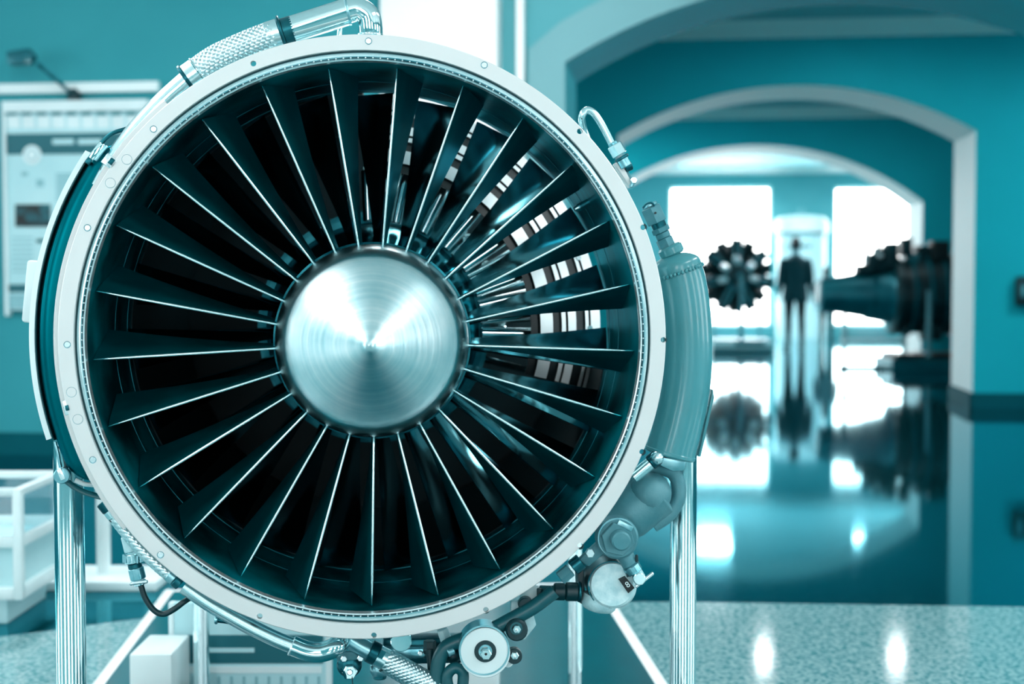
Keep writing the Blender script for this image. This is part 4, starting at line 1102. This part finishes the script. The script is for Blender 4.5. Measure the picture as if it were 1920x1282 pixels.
# --- white round kiosk between the far windows
D = 27.0; S = D / FPX; kc = at(1511, 640, D)
kk = empty('round_kiosk', (kc.x, D + .5, 0)); tag(kk, 'white round kiosk with a drum top between the far windows', 'kiosk')
def kz(py): return at(1511, py, D).z
MB().cyl((0, 0, 0), (0, 0, kz(446)), .47, 40).build('kiosk_body', 'panel_pale', kk); MB().cyl((0, 0, kz(440)), (0, 0, kz(434)), .49, 40).build('kiosk_groove', 'bg_mid', kk)
MB().cyl((0, 0, kz(446)), (0, 0, kz(440)), .46, 40).build('kiosk_neck', 'panel_pale', kk)
MB().prof((0, 0, kz(434)), (0, 0, kz(402)), [(0, .52), (.6, .52), (.9, .44), (1, .25)], 40).build('kiosk_drum', 'panel_white', kk); MB().prof((0, 0, kz(402)), (0, 0, kz(388)), [(0, .05), (.5, .06), (1, .03)], 14).build('kiosk_finial', 'bg_mid', kk)
for (px, w_) in ((1476, 5), (1484, 4), (1507, 8), (1517, 8), (1470, 9)):
    x = at(px, 462, D).x - kc.x; y = -math.sqrt(max(.01, .475 ** 2 - x * x))
    MB().box((x, y, kz(462 if px != 1470 else 436)), (w_ * S, .02, .06)).build('kiosk_letter', 'panel_dark', kk, smooth=0)
# --- model aircraft hanging in front of the far windows
for (px, py, rz, sc, lb) in ((1348, 410, 20, .55, 'tiny dark model aircraft hanging before the window above the radial engine'), (1609, 424, 65, 1.0, 'dark model aircraft with a long slanting wing hanging before the window above the tail cone')):
    D = 27.6; p = at(px, py, D); m_ = empty('model_aircraft', p); m_.rotation_euler = (R(20), R(-35), R(rz)); tag(m_, lb, 'model aircraft')
    MB().prof((-.22 * sc, 0, 0), (.20 * sc, 0, 0), [(0, .008), (.3, .026 * sc), (.8, .024 * sc), (1, .005)], 12).build('fuselage', 'bg_dark', m_)
    MB().slab([(-.02, -.26 * sc, 0), (.05 * sc, -.26 * sc, 0), (.07 * sc, .26 * sc, 0), (-.02, .26 * sc, 0)], (0, 0, .008)).build('wing', 'bg_dark', m_)
    MB().slab([(-.21 * sc, -.09 * sc, 0), (-.16 * sc, -.09 * sc, 0), (-.16 * sc, .09 * sc, 0), (-.21 * sc, .09 * sc, 0)], (0, 0, .006)).build('tail_plane', 'bg_dark', m_)
    MB().slab([(-.21 * sc, 0, 0), (-.15 * sc, 0, 0), (-.20 * sc, 0, .09 * sc)], (0, .006, 0)).build('tail_fin', 'bg_dark', m_)
    mi = m_.rotation_euler.to_matrix().inverted()
    MB().cyl((0, 0, 0), mi @ Vector((0, 0, CEIL - p.z)), .0025, 6).build('hanging_wire', 'bg_mid', m_)

# ------------------------------------------------------------------ people
def limb(P, n=14):
    """loft of ellipses; P = [(centre, rx, ry)] with the ellipse across the limb"""
    fr_ = frames([p[0] for p in P]); mb = MB(); v = []; f = []
    for (c, t, a, b), (_, rx, ry) in zip(fr_, P):
        ax = Vector((1, 0, 0)); ax = (ax - t * ax.dot(t)).normalized(); ay = t.cross(ax)
        for i in range(n):
            an = 2 * PI * i / n; v.append(c + ax * rx * math.cos(an) + ay * ry * math.sin(an))
    for k in range(len(P) - 1):
        for i in range(n):
            j = (i + 1) % n; f.append((k * n + i, k * n + j, (k + 1) * n + j, (k + 1) * n + i))
    f.append(tuple(range(n))); f.append(tuple(range((len(P) - 1) * n, len(P) * n)))
    return mb.add(v, f)
def person(loc, height, rz, label, hair_long=False):
    k = height / 1.76; V = lambda x, y, z: Vector((x, y, z))
    mb = MB()
    def part(P): q = limb(P); mb.add(q.v, q.f)
    part([(V(0, 0, .84), .165, .115), (V(0, 0, .92), .185, .125), (V(0, 0, 1.04), .178, .118), (V(0, .0, 1.18), .185, .118), (V(0, 0, 1.32), .195, .115), (V(0, 0, 1.42), .185, .095), (V(0, 0, 1.47), .10, .075), (V(0, -.005, 1.53), .055, .058)])   # trunk
    part([(V(0, -.005, 1.46), .056, .058), (V(0, -.012, 1.56), .052, .056)])
    part([(V(0, -.03, 1.525), .030, .035), (V(0, -.025, 1.55), .058, .070), (V(0, -.015, 1.60), .072, .088), (V(0, -.005, 1.66), .077, .097), (V(0, 0, 1.71), .070, .086), (V(0, .005, 1.745), .045, .055), (V(0, .005, 1.76), .015, .02)])   # head
    part([(V(0, -.085, 1.585), .010, .010), (V(0, -.108, 1.607), .014, .012), (V(0, -.098, 1.64), .009, .008)])   # nose
    for s in (-1, 1):
        part([(V(s * .076, 0, 1.60), .008, .014), (V(s * .084, .004, 1.63), .010, .022), (V(s * .082, .006, 1.66), .008, .016)])   # ear
        part([(V(s * .09, 0, .90), .085, .105), (V(s * .095, 0, .78), .088, .098), (V(s * .10, -.005, .62), .070, .080), (V(s * .103, -.008, .48), .056, .064), (V(s * .105, .006, .36), .054, .062), (V(s * .108, .008, .20), .043, .047), (V(s * .11, .01, .08), .040, .045)])
        part([(V(s * .11, .07, .045), .036, .040), (V(s * .112, 0, .048), .044, .046), (V(s * .118, -.09, .036), .047, .033), (V(s * .122, -.165, .026), .036, .022)])   # shoe
        part([(V(s * .165, 0, 1.42), .058, .058), (V(s * .200, .004, 1.37), .066, .064), (V(s * .222, .012, 1.22), .066, .066), (V(s * .236, .014, 1.10), .058, .060), (V(s * .248, -.008, .98), .050, .053), (V(s * .256, -.03, .88), .038, .040)])
        part([(V(s * .257, -.03, .885), .024, .030), (V(s * .258, -.038, .84), .020, .042), (V(s * .256, -.045, .80), .018, .040)])   # palm
        for q, (dy, ln) in enumerate(((-.034, .066), (-.012, .078), (.010, .072), (.029, .056))):
            part([(V(s * .256, -.045 + dy, .81), .010, .010), (V(s * .253, -.049 + dy, .81 - ln * .6), .0095, .0095), (V(s * .246, -.052 + dy, .81 - ln), .008, .008)])
        part([(V(s * .250, -.075, .85), .011, .011), (V(s * .244, -.094, .82), .011, .011), (V(s * .240, -.098, .79), .009, .009)])
    me = mb.mesh('person')
    o = bpy.data.objects.new('body', me); C.objects.link(o)
    rm = o.modifiers.new('r', 'REMESH'); rm.mode = 'VOXEL'; rm.voxel_size = .0085
    sm = o.modifiers.new('s', 'SMOOTH'); sm.iterations = 3; sm.factor = .5
    bpy.context.view_layer.update(); dg = bpy.context.evaluated_depsgraph_get()
    nm = bpy.data.meshes.new_from_object(o.evaluated_get(dg)); o.modifiers.clear(); o.data = nm
    nm.materials.clear()
    for m_ in ('skin', 'cloth_dark', 'cloth_black'): nm.materials.append(MATS[m_])
    for pl in nm.polygons:
        c = pl.center; z = c.z
        if abs(c.x) > .2 and z < .885: i = 0
        elif z > 1.485: i = 0
        elif z > .90 or abs(c.x) > .2: i = 1
        else: i = 2
        pl.material_index = i; pl.use_smooth = True
    root = empty('person', loc, rz); root.scale = (k, k, k); o.parent = root; tag(root, label, 'person')
    h = limb([(V(0, .02, 1.58), .070, .078), (V(0, .022, 1.63), .081, .088), (V(0, .016, 1.68), .083, .098), (V(0, .006, 1.73), .072, .088), (V(0, .006, 1.765), .046, .056), (V(0, .006, 1.778), .014, .016)])
    h.v = [Vector((p.x, p.y if p.y > -.02 or p.z > 1.70 else p.y * .5, p.z)) for p in h.v]
    if hair_long:
        q = limb([(V(0, .05, 1.40), .06, .03), (V(0, .055, 1.50), .075, .045), (V(0, .045, 1.60), .082, .06), (V(0, .03, 1.66), .07, .06)]); h.add(q.v, q.f)
    h.build('hair', 'hair', root, smooth=60)
    hem = limb([(V(0, 0, .76), .205, .135), (V(0, 0, .80), .207, .138), (V(0, 0, .90), .198, .136), (V(0, 0, 1.0), .184, .126)]); hem.build('jacket_hem', 'cloth_dark', root, smooth=60)
    col = limb([(V(0, 0, 1.45), .085, .080), (V(0, 0, 1.49), .068, .070), (V(0, 0, 1.505), .060, .064)]); col.build('collar', 'cloth_dark', root, smooth=60)
    for s in (-1, 1):
        ey = limb([(V(s * .028, -.092, 1.632), .010, .004), (V(s * .028, -.094, 1.640), .013, .006), (V(s * .028, -.091, 1.648), .010, .004)]); ey.build('eye', 'cloth_black', root, smooth=60)
    mo = limb([(V(0, -.094, 1.572), .018, .004), (V(0, -.097, 1.577), .022, .006), (V(0, -.094, 1.582), .016, .004)]); mo.build('mouth', 'cloth_dark', root, smooth=60)
    return root
p = on_floor(1490, 655); person((p.x, p.y, 0), 1.80, R(180), 'person in dark jacket and trousers standing beside the radial engine, arms down')
p = on_floor(1549, 642); person((p.x, p.y, 0), 1.36, R(160), 'shorter person in dark clothes standing beside the tail cone of the dark engine', True)
